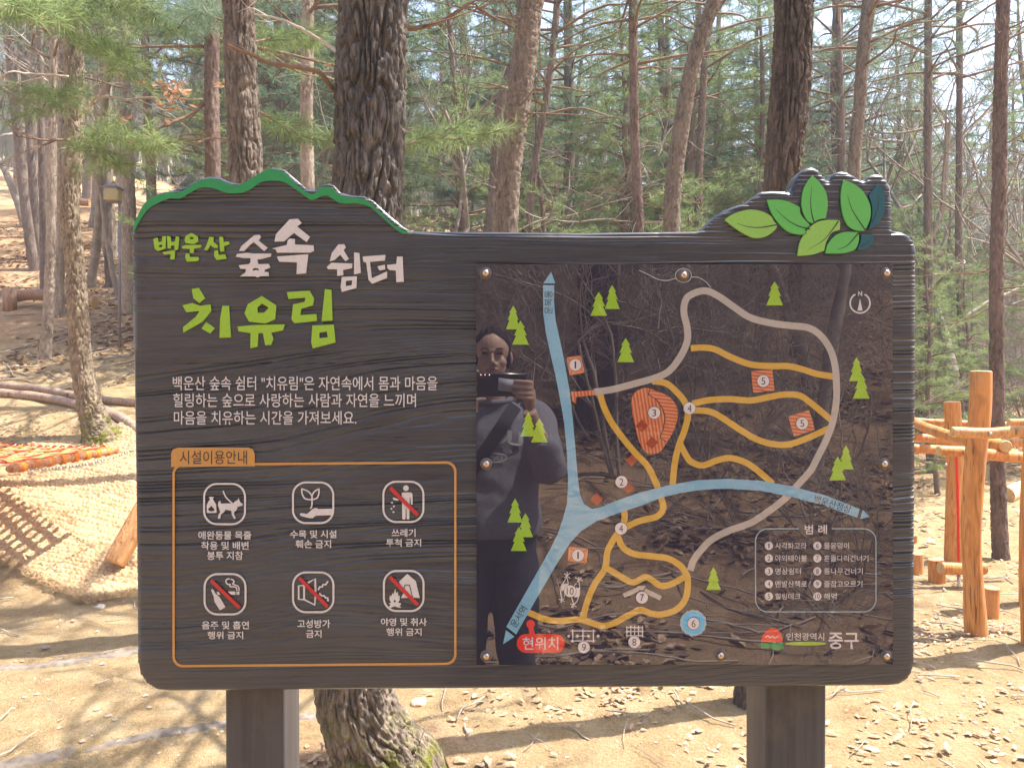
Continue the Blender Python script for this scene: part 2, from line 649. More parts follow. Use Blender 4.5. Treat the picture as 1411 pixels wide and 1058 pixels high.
near = sample(26000, -0.6, 4.5, 2.5, 7.5, lambda x, y: 0.6 * clump(x, y) ** 1.3, 1)
pile = sample(2600, -1.2, 0.6, 2.45, 3.4, lambda x, y: gauss(x, y, -0.62, 2.80, 0.26, 0.16) + 0.8 * gauss(x, y, -0.15, 2.75, 0.3, 0.15), 2)
pileb = sample(500, 0.2, 2.4, 2.5, 4.2, lambda x, y: 0.8 * gauss(x, y, 1.35, 2.95, 0.35, 0.2) + .6 * gauss(x, y, 0.5, 3.6, 0.6, 0.25), 3)
lefts = sample(9000, -5.5, -2.0, 6.8, 8.4, lambda x, y: 0.6 * clump(x, y), 4)
lpath = sample(260, -4, -0.9, 2.7, 5.2, lambda x, y: 0.4 * clump(x, y), 5)
scatter_leaves('fallen_leaves', np.concatenate([near, lefts, lpath]), 0.036, LITTER, 6, curl=0.35)
scatter_leaves('fallen_leaves', np.concatenate([pile, pileb, near[::9]]), 0.052, LITTER, 66)
hillp = sample(34000, -12, -2.2, 9.0, 20, lambda x, y: 0.7 * clump(x, y, 0.9), 7)
rightp = sample(9000, 1.8, 9, 6.5, 18, lambda x, y: 0.6 * clump(x, y, 0.9), 8)
scatter_leaves('fallen_leaves', np.concatenate([hillp[::2], rightp[::2]]), 0.09, LITTER, 9)
scatter_leaves('fallen_leaves', np.concatenate([hillp[1::2], rightp[1::2]]), 0.10, plain('dark_damp_leaves', (0.30, 0.18, 0.11), 0.8), 19)
backp = sample(42000, -5, 8, -12, -1.2, lambda x, y: 0.8 * clump(x, y, 1.2), 10)
scatter_leaves('fallen_leaves', backp[::2], 0.10, LITTER, 11, curl=0.9)
scatter_leaves('fallen_leaves', backp[1::2], 0.085, plain('dark_rotten_leaves', (0.17, 0.11, 0.08), 0.8), 16, curl=0.9)


def pebbles(n, x0, x1, y0, y1, seed):
    r = np.random.default_rng(seed)
    p = np.column_stack([r.uniform(x0, x1, n), r.uniform(y0, y1, n)])
    s = 0.004 + 0.012 * r.uniform(0, 1, n) ** 3
    zg_ = ground(p[:, 0], p[:, 1], True)
    O_ = np.array([[1, 0, 0], [0.5, 0.87, .1], [-0.5, 0.8, 0], [-1, 0, .1], [-0.5, -0.87, 0], [0.5, -0.8, .1], [0.2, 0.1, 0.7], [-.1, 0, -.5]])
    V = O_[None] * r.uniform(0.7, 1.2, (n, 8, 3)) * s[:, None, None] + np.column_stack([p, zg_ + s * 0.15])[:, None]
    f = np.array([[0, 1, 6], [1, 2, 6], [2, 3, 6], [3, 4, 6], [4, 5, 6], [5, 0, 6]])
    props(link('pebbles', mesh_np('pebbles', V.reshape(-1, 3), (f[None] + (np.arange(n) * 8)[:, None, None]).reshape(-1, 3)), STONE), 'small pebbles and grit scattered over the sand', kind='stuff')


pebbles(3200, -4.5, 4.5, 2.4, 8, 17)


def sticks(name, n, x0, x1, y0, y1, seed, ln=(0.06, 0.3), r0=0.003, label='thin dry sticks lying among the fallen leaves', mat=None):
    r = np.random.default_rng(seed)
    mb = MB()
    for _ in range(n):
        x, y = r.uniform(x0, x1), r.uniform(y0, y1)
        a, L = r.uniform(0, np.pi), r.uniform(*ln)
        k = 4
        t = np.linspace(-0.5, 0.5, k) * L
        px_ = x + np.cos(a) * t + r.normal(0, L * 0.04, k)
        py_ = y + np.sin(a) * t + r.normal(0, L * 0.04, k)
        pz = ground(px_, py_, True) + r.uniform(0.003, 0.02) + np.linspace(0, r.uniform(0, 0.12) * L, k)
        mb.add(*tube(np.column_stack([px_, py_, pz]), r0 * r.uniform(0.5, 1.6), 4))
    props(mb.build(name, mat or TWIG_PALE), label, kind='stuff')


sticks('fallen_sticks', 260, -0.7, 4.2, 2.5, 6, 12)
sticks('fallen_sticks', 120, -5, -1.5, 3, 8, 13)
sticks('fallen_sticks', 500, -9, -2.4, 9, 16, 14, (0.1, 0.6), 0.006)
sticks('fallen_sticks', 900, -4, 7, -10, -1.4, 15, (0.15, 0.9), 0.005)


def rock(name, px, py, wpx, label, Y=None, flat=0.55, mat=STONE, seed=0):
    p = hit(px, py)
    s = wpx * p[1] / F / 2
    bm = bmesh.new()
    bmesh.ops.create_icosphere(bm, subdivisions=3, radius=1)
    v = np.array([x.co for x in bm.verts])
    dd = 1 + 0.22 * vnoise(v[:, 0] * 1.3 + seed * 7, v[:, 1] * 1.3, v[:, 2] * 1.3, seed) + 0.06 * vnoise(v[:, 0] * 5, v[:, 1] * 5 + seed, v[:, 2] * 5, seed)
    for x, k in zip(bm.verts, dd):
        x.co = Vector((x.co.x * s * k, x.co.y * s * 0.8 * k, x.co.z * s * flat * k))
    me = bpy.data.meshes.new(name)
    bm.to_mesh(me)
    bm.free()
    o = link(name, me, mat, smooth=False)
    o.location = (p[0], p[1], p[2] + s * flat * 0.35)
    o.rotation_euler.z = seed
    props(o, label, 'stone')


rock('stone', 577, 972, 27, 'pale tan flat stone on the sand behind the sign, left of the right post', mat=plain('tan_stone', (0.62, 0.45, 0.27), 0.9), seed=1)
rock('stone', 543, 969, 17, 'small grey brown stone just left of the flat tan stone', seed=2)
rock('stone', 645, 1008, 12, 'small pale stone on the sand beneath the map panel', seed=7)
rock('stone', 138, 833 + 5, 15, 'white stone at the corner of the straw mat', seed=3, mat=plain('white_stone', (0.62, 0.56, 0.48), 0.9))
rock('stone', 62, 893, 11, 'small tan stone on the sandy path left of the sign', seed=4)
rock('stone', 151, 440, 9, 'pale stone on the leafy slope left of the board edge', seed=5)
rock('stone', 166, 452, 12, 'long pale stone half buried in the leafy slope', seed=6, flat=0.35)


# ------------------------------------------------------------------ trees: trunks
def trunk_geo(path, rad, seg, step, furrow, depth, seed, zs=0.22, flare=None):
    """furrowed trunk: ridges and grooves are real relief"""
    path = np.asarray(path, float)
    L = np.linalg.norm(np.diff(path, axis=0), axis=1).sum()
    n = max(8, int(L / step))
    P = catmull(path, n)
    R = catmull(np.asarray(rad, float)[:, None], n)[:, 0]
    v, q = tube(P, 1.0, seg, cap=False)
    v = v.reshape(n, seg, 3)
    d = v - P[:, None]
    s = np.concatenate([[0], np.cumsum(np.linalg.norm(np.diff(P, axis=0), axis=1))])[:, None]
    a = np.linspace(0, 2 * np.pi, seg, endpoint=False)[None]
    k = furrow
    cx, cy = np.cos(a) * R[:, None] * k, np.sin(a) * R[:, None] * k
    wz = s * k * zs
    wob = 0.7 * vnoise(cx * 0.4, cy * 0.4, wz * 1.3, seed + 5)
    n1 = vnoise(cx + wob, cy + wob, wz, seed)
    n2 = vnoise(cx * 2.1, cy * 2.1, wz * 2.6, seed + 1)
    n3 = vnoise(cx * 3.6, cy * 3.6, wz * 8, seed + 2)
    crev = np.exp(-(n1 / 0.15) ** 2)
    crev2 = np.exp(-(n2 / 0.16) ** 2)
    rel = 1.0 - 1.45 * crev - 0.65 * crev2 + 0.45 * n3
    big = 0.06 * vnoise(np.cos(a) * 1.5, np.sin(a) * 1.5, s * 2.2, seed + 9) * R[:, None]
    r = R[:, None] + big + depth * (np.clip(rel, -0.8, 1.4) - 0.6)
    return (P[:, None] + d * r[..., None]).reshape(-1, 3), q


def branch_tube(mb, pts, r0, r1, seg=5, n=None, jitter=0.0, r=None):
    n = n or max(4, len(pts) * 4)
    P = catmull(pts, n)
    if jitter and r is not None:
        P[1:-1] += r.normal(0, jitter, (n - 2, 3))
    mb.add(*tube(P, np.linspace(r0, r1, n), seg))
    return P


def tuft_tris(P, D, n_needles, length, width, r, spread=0.9, fw=(0.25, 1.3)):
    """needle tufts: P (m,3) centres, D (m,3) shoot directions"""
    m = len(P)
    N = n_needles
    rd = r.normal(0, 1, (m, N, 3))
    dirs = D[:, None] * r.uniform(fw[0], fw[1], (m, N, 1)) + rd * spread * 0.62
    dirs /= np.linalg.norm(dirs, axis=2)[..., None]
    dirs[..., 2] -= 0.08
    ln = length * r.uniform(0.65, 1.1, (m, N, 1))
    base = P[:, None] - D[:, None] * r.uniform(0, 0.09, (m, N, 1)) * (length / 0.09)
    tip = base + dirs * ln
    side = np.cross(dirs, r.normal(0, 1, (m, N, 3)))
    side /= np.linalg.norm(side, axis=2)[..., None]
    side *= width * 0.5
    mid = base + dirs * ln * 0.35
    V = np.stack([base, mid + side, tip, mid - side], 2).reshape(-1, 3)
    idx = np.arange(m * N)[:, None] * 4 + np.array([[0, 1, 2, 3]])
    return V, idx


def side_shoots(P, r, every=0.12, length=(0.12, 0.35), mb=None, rad=0.004, droop=0.0, start=0.25):
    """twigs off a branch polyline; returns tip positions and directions"""
    seg = np.linalg.norm(np.diff(P, axis=0), axis=1)
    L = seg.sum()
    s = np.concatenate([[0], np.cumsum(seg)])
    tips, dirs = [], []
    k = int(L * (1 - start) / every)
    side = 1
    for i in range(k):
        u = start * L + (i + r.uniform(0, 1)) * every
        u = min(u, L * 0.999)
        p = np.array([np.interp(u, s, P[:, c]) for c in range(3)])
        p2 = np.array([np.interp(min(u + 0.05, L), s, P[:, c]) for c in range(3)])
        t = p2 - p
        t = t / (np.linalg.norm(t) + 1e-9)
        side = -side
        lat = np.cross(t, [0, 0, 1])
        lat /= np.linalg.norm(lat) + 1e-9
        d = t * r.uniform(0.5, 1.0) + lat * side * r.uniform(0.5, 1.1) + np.array([0, 0, r.normal(0.12, 0.3)])
        d /= np.linalg.norm(d)
        ln = r.uniform(*length) * (1.25 - 0.6 * u / L)
        q = p + d * ln + np.array([0, 0, -droop * ln])
        if mb is not None:
            mb.add(*tube(np.array([p, (p + q) / 2 + r.normal(0, ln * 0.05, 3), q]), [rad, rad * 0.8, rad * 0.5], 3, cap=False))
        tips.append(q)
        dirs.append((q - p) / (np.linalg.norm(q - p) + 1e-9))
        tips.append(p * 0.45 + q * 0.55)
        dirs.append((q - p) / (np.linalg.norm(q - p) + 1e-9))
    e = P[-1] - P[-2]
    tips.append(P[-1])
    dirs.append(e / (np.linalg.norm(e) + 1e-9))
    return np.array(tips), np.array(dirs)


def crown_parts(root_fn, z0, z1, rmax, r, whorl=0.45, per=4, needles=26, nl=0.10, nw=0.003, dead_below=None, every=0.14):
    """wood (MB) and needle arrays of a pine crown round a trunk given by root_fn(z)"""
    wood = MB()
    TV, TI, cnt = [], [], 0
    z = z0
    while z < z1:
        u = (z - z0) / (z1 - z0)
        R = rmax * (0.45 + 0.75 * math.sin(min(1, u * 1.25 + 0.12) * math.pi) ** 0.8) * (1 - 0.35 * u)
        a0 = r.uniform(0, 6.28)
        for k in range(per):
            if r.uniform() < 0.15:
                continue
            a = a0 + k * 6.283 / per + r.normal(0, 0.3)
            ln = R * r.uniform(0.6, 1.15)
            zz = z + r.normal(0, 0.08)
            c = root_fn(zz)
            up = r.uniform(-0.05, 0.35) + 0.3 * u
            d = np.array([math.cos(a), math.sin(a), 0])
            pts = [c, c + d * ln * 0.4 + [0, 0, up * ln * 0.35], c + d * ln * 0.75 + [0, 0, up * ln * 0.45 - 0.03 * ln], c + d * ln + [0, 0, up * ln * 0.6]]
            pts = np.array(pts) + r.normal(0, 0.03 * ln, (4, 3)) * [[0], [1], [1], [1]]
            P = branch_tube(wood, pts, 0.010 + 0.008 * ln, 0.004, 4, 9)
            T, D = side_shoots(P, r, every, (0.15, 0.42), wood, 0.0035)
            TV.append(T)
            TI.append(D)
        z += whorl * r.uniform(0.8, 1.2)
    T, D = np.concatenate(TV), np.concatenate(TI)
    V, Q = tuft_tris(T, D, needles, nl, nw, r)
    return wood, V, Q


def dead_branches(root_fn, z0, z1, r, n, length=(0.3, 1.1), mb=None, rad=0.006):
    mb = mb or MB()
    for _ in range(n):
        z = r.uniform(z0, z1)
        c = root_fn(z)
        a = r.uniform(0, 6.28)
        ln = r.uniform(*length)
        d = np.array([math.cos(a), math.sin(a), r.uniform(-0.2, 0.35)])
        P = branch_tube(mb, np.array([c, c + d * ln * 0.5 + r.normal(0, 0.05 * ln, 3), c + d * ln + r.normal(0, 0.1 * ln, 3)]), rad * r.uniform(0.7, 1.3), 0.0022, 4, 6)
        for _ in range(r.integers(0, 4)):
            i = r.integers(2, 6)
            e = P[i] + (d + r.normal(0, 0.6, 3)) * ln * 0.25
            mb.add(*tube(np.array([P[i], (P[i] + e) / 2 + r.normal(0, 0.01, 3), e]), [0.003, 0.0025, 0.0015], 3, cap=False))
    return mb


# ---- template pines (mesh data shared by the copies)
PINES = []


def make_pine_template(seed, h, r0, crown0, rmax, nmat, bmat, lean=0.0):
    r = np.random.default_rng(seed)
    k = 7
    zz = np.linspace(-0.4, h, k)
    px = np.cumsum(r.normal(0, 0.07, k)) + lean * zz
    py = np.cumsum(r.normal(0, 0.07, k))
    px -= px[0]
    py -= py[0]
    path = np.column_stack([px, py, zz])
    fn = lambda z: np.array([np.interp(z, zz, px), np.interp(z, zz, py), z])
    rad = r0 * np.array([1.35, 1.0, 0.93, 0.85, 0.7, 0.5, 0.15])
    v, q = trunk_geo(path, rad, 14, 0.10, 60, 0.006, seed)
    tm = mesh_np('trunk', v, q, False)
    wood, V, Q = crown_parts(fn, crown0, h * 0.98, rmax, r, needles=24, nl=0.13, nw=0.0085, whorl=0.33, per=4, every=0.105)
    dead_branches(fn, 0.9, crown0 + 1.0, r, 26, mb=wood)
    bm_ = wood.mesh('branch')
    cm = mesh_np('needles', V, Q)
    PINES.append((tm, bm_, cm, nmat, bmat))


make_pine_template(101, 10.5, 0.105, 1.9, 1.8, NEEDLE_B, BARK_FAR)
make_pine_template(102, 12.0, 0.125, 2.6, 2.0, NEEDLE_C, BARK_FAR, 0.02)
make_pine_template(103, 8.5, 0.075, 1.5, 1.5, NEEDLE_A, BARK_RED, -0.02)
make_pine_template(104, 11.0, 0.11, 4.2, 1.8, NEEDLE_B, BARK_PALE, 0.015)
make_pine_template(105, 6.0, 0.055, 0.8, 1.3, NEEDLE_A, BARK_FAR)

# ---- template bare broad-leaved trees
BARES = []


def bare_rec(mb, p, d, ln, rad, lvl, r, pale=0.25):
    n = 5
    pts = [p]
    dd = d.copy()
    for i in range(3):
        dd = dd + r.normal(0, 0.16, 3)
        dd /= np.linalg.norm(dd)
        pts.append(pts[-1] + dd * ln / 3)
    P = catmull(np.array(pts), n + 1)
    mb.add(*tube(P, np.linspace(rad, rad * 0.62, n + 1), 7 if lvl == 0 else (4 if lvl < 3 else 3), cap=False))
    if lvl >= 4:
        return
    kids = [3, 4, 4, 4][lvl]
    for k in range(kids):
        i = r.integers(2, n + 1) if k else n
        nd = dd + r.normal(0, 0.62, 3)
        nd[2] += 0.22
        nd /= np.linalg.norm(nd)
        bare_rec(mb, P[i], nd, ln * r.uniform(0.5, 0.78), max(0.0022, rad * r.uniform(0.42, 0.6)), lvl + 1, r)


def make_bare(seed, h, r0, spreadn=1):
    r = np.random.default_rng(seed)
    mb = MB()
    for _ in range(spreadn):
        d = np.array([r.normal(0, 0.12 * spreadn), r.normal(0, 0.12 * spreadn), 1.0])
        bare_rec(mb, np.array([0, 0, -0.2]), d / np.linalg.norm(d), h * 0.42, r0, 0, r)
    return mb.mesh('branch')


BARES = [make_bare(201, 8, 0.07), make_bare(202, 7, 0.05), make_bare(203, 9, 0.08)]
SHRUBS = [make_bare(211, 2.6, 0.014, 4), make_bare(212, 2.0, 0.012, 5), make_bare(213, 3.2, 0.018, 3)]


def place_pine(i, x, y, s, rz, label, group, name='pine_tree', zoff=0.0, nm=None):
    tm, bm_, cm, nmat, bmat = PINES[i]
    t = thing(name, label, 'tree', (x, y, gz(x, y) + zoff), group)
    t.rotation_euler.z = rz
    t.scale = (s, s, s)
    for nm_, me, mt in (('trunk', tm, bmat), ('branch', bm_, TWIG_BROWN), ('needles', cm, nmat)):
        if not me.materials:
            me.materials.append(mt)
        o = bpy.data.objects.new(nm_, me)
        COL.objects.link(o)
        o.parent = t
        if nm_ != 'trunk':
            o['kind'] = 'stuff'
    return t


def place_bare(me, x, y, s, rz, label, group, name='bare_tree', mat=TWIG_PALE, cat='tree'):
    if not me.materials:
        me.materials.append(mat)
    o = bpy.data.objects.new(name, me)
    COL.objects.link(o)
    if y > 0:
        o.material_slots[0].link = 'OBJECT'
        o.material_slots[0].material = TWIG_GREY
    o.location = (x, y, gz(x, y))
    o.rotation_euler.z = rz
    o.scale = (s, s, s)
    return props(o, label, cat, group)


# ---- individually shaped trees: trunk outline follows (px, py, width_px) at distance Y
def own_tree(name, label, Y, prof, bmat, seg=28, step=0.03, furrow=75, depth=0.006, seed=1, top=None, zs=0.22, root=True, cat='tree'):
    """prof from top to base"""
    pts, rad = [], []
    for px, py, wpx in prof[::-1]:
        p = at(px, py, Y)
        pts.append(p)
        rad.append(wpx * Y / F / 2)
    x, y = pts[0][0], pts[0][1]
    zb = gz(x, y)
    if pts[0][2] > zb + 0.05:
        d = pts[1] - pts[0] if len(pts) > 1 else np.array([0, 0, 1.0])
        d = d / max(d[2], 0.3)
        q = pts[0] - d * (pts[0][2] - zb) * 0.6
        q[2] = zb - 0.05
        pts = [q] + pts
        rad = [rad[0] * 1.25] + rad
    pts = [pts[0] - np.array([0, 0, 0.3])] + pts
    rad = [rad[0] * 1.3] + rad
    if top:
        d = pts[-1] - pts[-2]
        d = d / np.linalg.norm(d)
        d = d * 0.6 + np.array([0, 0, 0.4])
        h = top - pts[-1][2]
        pts += [pts[-1] + d * h * 0.5 / d[2], pts[-1] + d * h / d[2]]
        rad += [rad[-1] * 0.8, rad[-1] * 0.3]
    t = thing(name, label, cat, (float(pts[1][0]), float(pts[1][1]), float(zb)))
    v, q = trunk_geo(pts, rad, seg, step, furrow, depth, seed, zs)
    link('trunk', mesh_np('trunk', v, q, False), bmat, t)
    P = np.array(pts)
    order = np.argsort(P[:, 2])
    fn = lambda z: np.array([np.interp(z, P[order, 2], P[order, 0]), np.interp(z, P[order, 2], P[order, 1]), z])
    return t, fn


def add_crown(t, fn, z0, z1, rmax, seed, nmat, nl=0.10, nw=0.0035, needles=24, per=4, whorl=0.45, every=0.14):
    r = np.random.default_rng(seed)
    wood, V, Q = crown_parts(fn, z0, z1, rmax, r, needles=needles, nl=nl, nw=nw, per=per, whorl=whorl, every=every)
    wood.build('branch', TWIG_BROWN, t)['kind'] = 'stuff'
    link('needles', mesh_np('needles', V, Q), nmat, t)['kind'] = 'stuff'


def bough(t, pts, nmat, seed, r0=0.018, needles=42, nl=0.10, nw=0.0022, every=0.055, length=(0.12, 0.4), wmat=None, start=0.2):
    """a needle-bearing branch through (px, py, Y) points"""
    r = np.random.default_rng(seed)
    wood = MB()
    P = branch_tube(wood, np.array([at(*p) for p in pts]), r0, 0.004, 6, 14, 0.006, r)
    T, D = side_shoots(P, r, every, length, wood, 0.003, start=start)
    wood.build('branch', wmat or TWIG_BROWN, t)
    V, Q = tuft_tris(T, D, needles, nl, nw, r, 1.05, (0.0, 0.9))
    link('needles', mesh_np('needles', V, Q), nmat, t)['kind'] = 'stuff'


def deadbough(t, pts, r0, r1, mat, seed, twigs=6, tl=0.3):
    r = np.random.default_rng(seed)
    mb = MB()
    P = branch_tube(mb, np.array([at(*p) for p in pts]), r0, r1, 7, len(pts) * 6, r0 * 0.15, r)
    for _ in range(twigs):
        i = r.integers(3, len(P) - 1)
        d = P[min(i + 1, len(P) - 1)] - P[i]
        d = d / np.linalg.norm(d) + r.normal(0, 0.7, 3)
        e = P[i] + d * tl * r.uniform(0.3, 1)
        q = branch_tube(mb, np.array([P[i], (P[i] + e) / 2 + r.normal(0, tl * 0.08, 3), e]), max(r1, 0.003), 0.0015, 4, 6)
        if tl > 0.15:
            for _k in range(3):
                f = q[3] + (d + r.normal(0, 0.8, 3)) * tl * 0.25
                mb.add(*tube(np.array([q[3], (q[3] + f) / 2, f]), [0.002, 0.0015, 0.001], 3, cap=False))
    mb.build('branch', mat, t)

# ------------------------------------------------------------------ the trees one can tell apart
def mossy(px, py):
    p = hit(px, py)
    return (p[2] + 0.02, p[2] + 0.34)


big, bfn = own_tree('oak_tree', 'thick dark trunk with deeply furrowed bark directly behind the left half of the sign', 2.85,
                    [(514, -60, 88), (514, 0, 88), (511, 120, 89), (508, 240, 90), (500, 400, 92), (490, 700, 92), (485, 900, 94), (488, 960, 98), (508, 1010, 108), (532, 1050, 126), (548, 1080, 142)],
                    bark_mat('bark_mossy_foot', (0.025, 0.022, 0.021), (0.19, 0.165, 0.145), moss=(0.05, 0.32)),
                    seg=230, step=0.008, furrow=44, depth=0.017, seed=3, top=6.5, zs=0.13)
add_crown(big, bfn, 4.2, 7.2, 1.5, 31, NEEDLE_C, needles=18, per=4)
deadbough(big, [(470, 133, 2.85), (455, 118, 2.8), (439, 99, 2.75), (405, 92, 2.7), (374, 87, 2.68), (345, 75, 2.65), (313, 63, 2.62)], 0.010, 0.006, TWIG_BROWN, 5, 2, 0.12)
deadbough(big, [(545, 42, 2.9), (590, 36, 2.95), (612, 28, 3.0), (634, 14, 3.0), (650, 4, 3.05), (668, 20, 3.1)], 0.010, 0.004, TWIG_BROWN, 6, 5, 0.2)
deadbough(big, [(470, 75, 2.9), (440, 55, 3.1), (395, 30, 3.3), (352, 20, 3.4)], 0.008, 0.004, TWIG_PALE, 8, 2, 0.2)
bough(big, [(545, 205, 2.95), (590, 190, 3.3), (640, 190, 3.4), (695, 178, 3.5)], NEEDLE_A, 11, 0.006, 42, 0.105, 0.003, 0.042, (0.08, 0.24))

mid, mfn = own_tree('oak_tree', 'straight brown trunk rising behind the green ridge at the left of the sign', 4.5,
                    [(329, -60, 40), (328, 0, 41), (331, 90, 41), (336, 180, 42), (339, 250, 43), (340, 500, 46), (338, 800, 52)], BARK_OAK,
                    seg=120, step=0.018, furrow=46, depth=0.011, seed=9, top=9, zs=0.14)
add_crown(mid, mfn, 4.6, 8.6, 1.7, 32, NEEDLE_C, needles=16)

red, rfn = own_tree('pine_tree', 'thin reddish flaky pine trunk just left of the brown trunk behind the ridge', 7.0,
                    [(294, -60, 18), (293, 0, 19), (292, 120, 19), (293, 250, 20), (291, 500, 21)], BARK_RED, seg=40, step=0.03, furrow=80, depth=0.007, seed=12, top=9, zs=0.5)
add_crown(red, rfn, 4.6, 8.6, 1.7, 33, NEEDLE_A)
deadbough(red, [(286, 140, 7), (262, 158, 6.9), (240, 168, 6.8), (218, 178, 6.7), (195, 187, 6.6)], 0.018, 0.008, TWIG_BROWN, 14, 5, 0.4)
bough(red, [(284, 40, 7), (240, 38, 6.6), (205, 32, 6.2)], NEEDLE_B, 15, 0.012)

q = hit(136, 606)
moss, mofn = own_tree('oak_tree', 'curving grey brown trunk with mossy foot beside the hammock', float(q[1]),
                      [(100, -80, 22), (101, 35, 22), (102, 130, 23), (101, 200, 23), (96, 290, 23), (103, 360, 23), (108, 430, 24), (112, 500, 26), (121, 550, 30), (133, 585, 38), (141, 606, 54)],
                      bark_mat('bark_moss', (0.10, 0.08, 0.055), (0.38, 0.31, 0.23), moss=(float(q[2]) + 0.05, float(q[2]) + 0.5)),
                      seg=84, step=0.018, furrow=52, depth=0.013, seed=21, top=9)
add_crown(moss, mofn, 5.6, 8.6, 1.2, 34, NEEDLE_A)
deadbough(moss, [(112, 156, 7.2), (122, 150, 7.1), (131, 136, 7.0), (150, 134, 6.9), (170, 137, 6.8), (215, 135, 6.6), (279, 137, 6.4)], 0.020, 0.007, TWIG_PALE, 22, 9, 0.5)
deadbough(moss, [(110, 190, 7.2), (170, 196, 6.9), (230, 196, 6.7), (300, 190, 6.4)], 0.014, 0.006, TWIG_BROWN, 23, 8, 0.5)
deadbough(moss, [(95, 193, 7.2), (60, 193, 7.0), (20, 187, 6.8)], 0.013, 0.006, TWIG_BROWN, 24, 4, 0.5)
deadbough(moss, [(95, 106, 7.2), (40, 102, 7.0), (12, 100, 6.8), (-10, 118, 6.8)], 0.012, 0.006, TWIG_PALE, 25, 4, 0.4)
for k, b in enumerate([[(105, 30, 7.0), (80, 20, 6.0), (55, 12, 5.4), (20, 8, 5.0)], [(105, 20, 7.0), (140, 10, 6.2), (185, 8, 5.8), (220, 20, 5.6)],
                       [(105, 60, 7.0), (130, 60, 6.4), (160, 75, 6.0), (175, 100, 5.8)], [(100, 130, 7.0), (75, 135, 6.4), (50, 150, 6.2)],
                       [(112, 170, 7.0), (150, 188, 6.6), (190, 200, 6.4), (225, 200, 6.2)], [(112, 190, 7.0), (140, 215, 6.7), (165, 230, 6.5)]]):
    bough(moss, b, NEEDLE_A, 40 + k, 0.012, 46, 0.145, 0.0055, 0.05, (0.12, 0.5))


def slim(label, base, prof, bmat, seed, crown=True, nmat=NEEDLE_B, name='pine_tree', Y=None, cz=4.5, dead=10, cr=1.6, top=10):
    if Y is None:
        h = hit(*base)
        Y = float(h[1])
        prof = prof + [(base[0], base[1], prof[-1][2] * 1.15)]
    far = Y > 12
    t, fn = own_tree(name, label, Y, prof, bmat, 40 if not far else 14, 0.025 if not far else 0.1, 70, 0.008, seed, top)
    r = np.random.default_rng(seed)
    wood = dead_branches(fn, max(1.2, gz(*fn(1.5)[:2]) + 0.8), cz + 1.5, r, dead, (0.3, 1.0))
    wood.build('dead_twigs', TWIG_BROWN, t)['kind'] = 'stuff'
    if crown:
        add_crown(t, fn, cz, top - 0.3, cr, seed + 1, nmat, nl=0.11, nw=0.0045, needles=20)
    return t, fn


slim('pale mottled trunk left of the mossy tree, standing on the leafy slope', (62, 496), [(78, -40, 9), (75, 30, 10), (72, 200, 11), (70, 330, 12), (67, 420, 13)], BARK_PALE, 51, cz=5.5)
slim('grey trunk close behind the pale mottled trunk on the slope', (82, 437), [(90, -40, 9), (86, 60, 9), (84, 200, 11), (82, 330, 12)], BARK_PALE, 52, cz=6, crown=False)
slim('dark narrow trunk between the pale mottled trunk and the grey leaning one', (61, 402), [(52, -40, 8), (55, 40, 8), (57, 200, 9), (60, 330, 10)], BARK_FAR, 53, cz=7, crown=False)
slim('dark trunk leaning to the right on the far left slope', (48, 372), [(-2, -30, 10), (12, 60, 11), (22, 160, 12), (32, 260, 12), (41, 330, 13)], BARK_FAR, 54, cz=8)
slim('second dark trunk of the leaning pair on the far left slope', (56, 362), [(26, -30, 8), (33, 90, 9), (40, 180, 9), (48, 290, 10)], BARK_FAR, 55, cz=8, crown=False)
slim('thin dark trunk on the slope between the mossy tree and the board', (151, 395), [(140, -30, 8), (143, 120, 9), (147, 240, 10), (149, 330, 10)], BARK_FAR, 56, cz=7, crown=False)
slim('thick pale trunk touching the upper left edge of the sign', (176, 432), [(168, -30, 17), (170, 120, 18), (174, 235, 20), (177, 320, 22)], BARK_PALE, 57, cz=7, crown=False)
slim('leaning dark stump-footed trunk beside the small dark log on the slope', (122, 272), [(100, -40, 10), (108, 120, 11), (114, 200, 13), (120, 240, 14)], BARK_FAR, 58, cz=9, crown=False)
slim('slender trunk just above the left shoulder of the green ridge', None, [(198, -30, 9), (202, 120, 10), (207, 215, 12), (209, 300, 13), (210, 500, 14)], BARK_FAR, 59, Y=12, cz=6)
slim('pale slim trunk between the two thick trunks behind the sign', None, [(424, -30, 15), (424, 60, 16), (422, 160, 17), (424, 250, 18), (426, 500, 20)], BARK_PALE, 60, Y=9, cz=5)
slim('brown curving oak trunk with rough bark right of the thick dark trunk', None, [(738, -40, 32), (731, 0, 33), (727, 40, 34), (719, 110, 33), (710, 170, 33), (702, 230, 33), (697, 310, 33), (694, 500, 36)], BARK_OAK, 61, Y=5.6, cz=5.2, name='oak_tree', top=9, nmat=NEEDLE_C)
slim('upright thin pine with many stubby dead twigs in the middle of the view', None, [(868, -40, 11), (872, 0, 12), (874, 160, 12), (878, 260, 13), (880, 318, 14), (882, 500, 15)], BARK_RED, 62, Y=9, cz=5.2, dead=34)
slim('gently curved trunk sweeping right towards its top, left of the leaf carving', None, [(994, -60, 17), (984, 0, 18), (966, 50, 20), (950, 110, 21), (938, 180, 22), (929, 250, 22), (925, 320, 23), (922, 500, 25)], BARK_OAK, 63, Y=7, cz=5.5)
slim('thin dark trunk half hidden behind the curved trunk', None, [(984, -20, 8), (972, 80, 9), (967, 160, 10), (963, 260, 10), (960, 500, 12)], BARK_RED, 64, Y=12, cz=6, dead=24)
slim('medium trunk right of the dark trunk above the carved leaves', None, [(1202, -40, 17), (1198, 0, 18), (1189, 80, 17), (1184, 150, 16), (1177, 235, 17), (1172, 500, 19)], BARK_OAK, 65, Y=9, cz=5.4, dead=26)
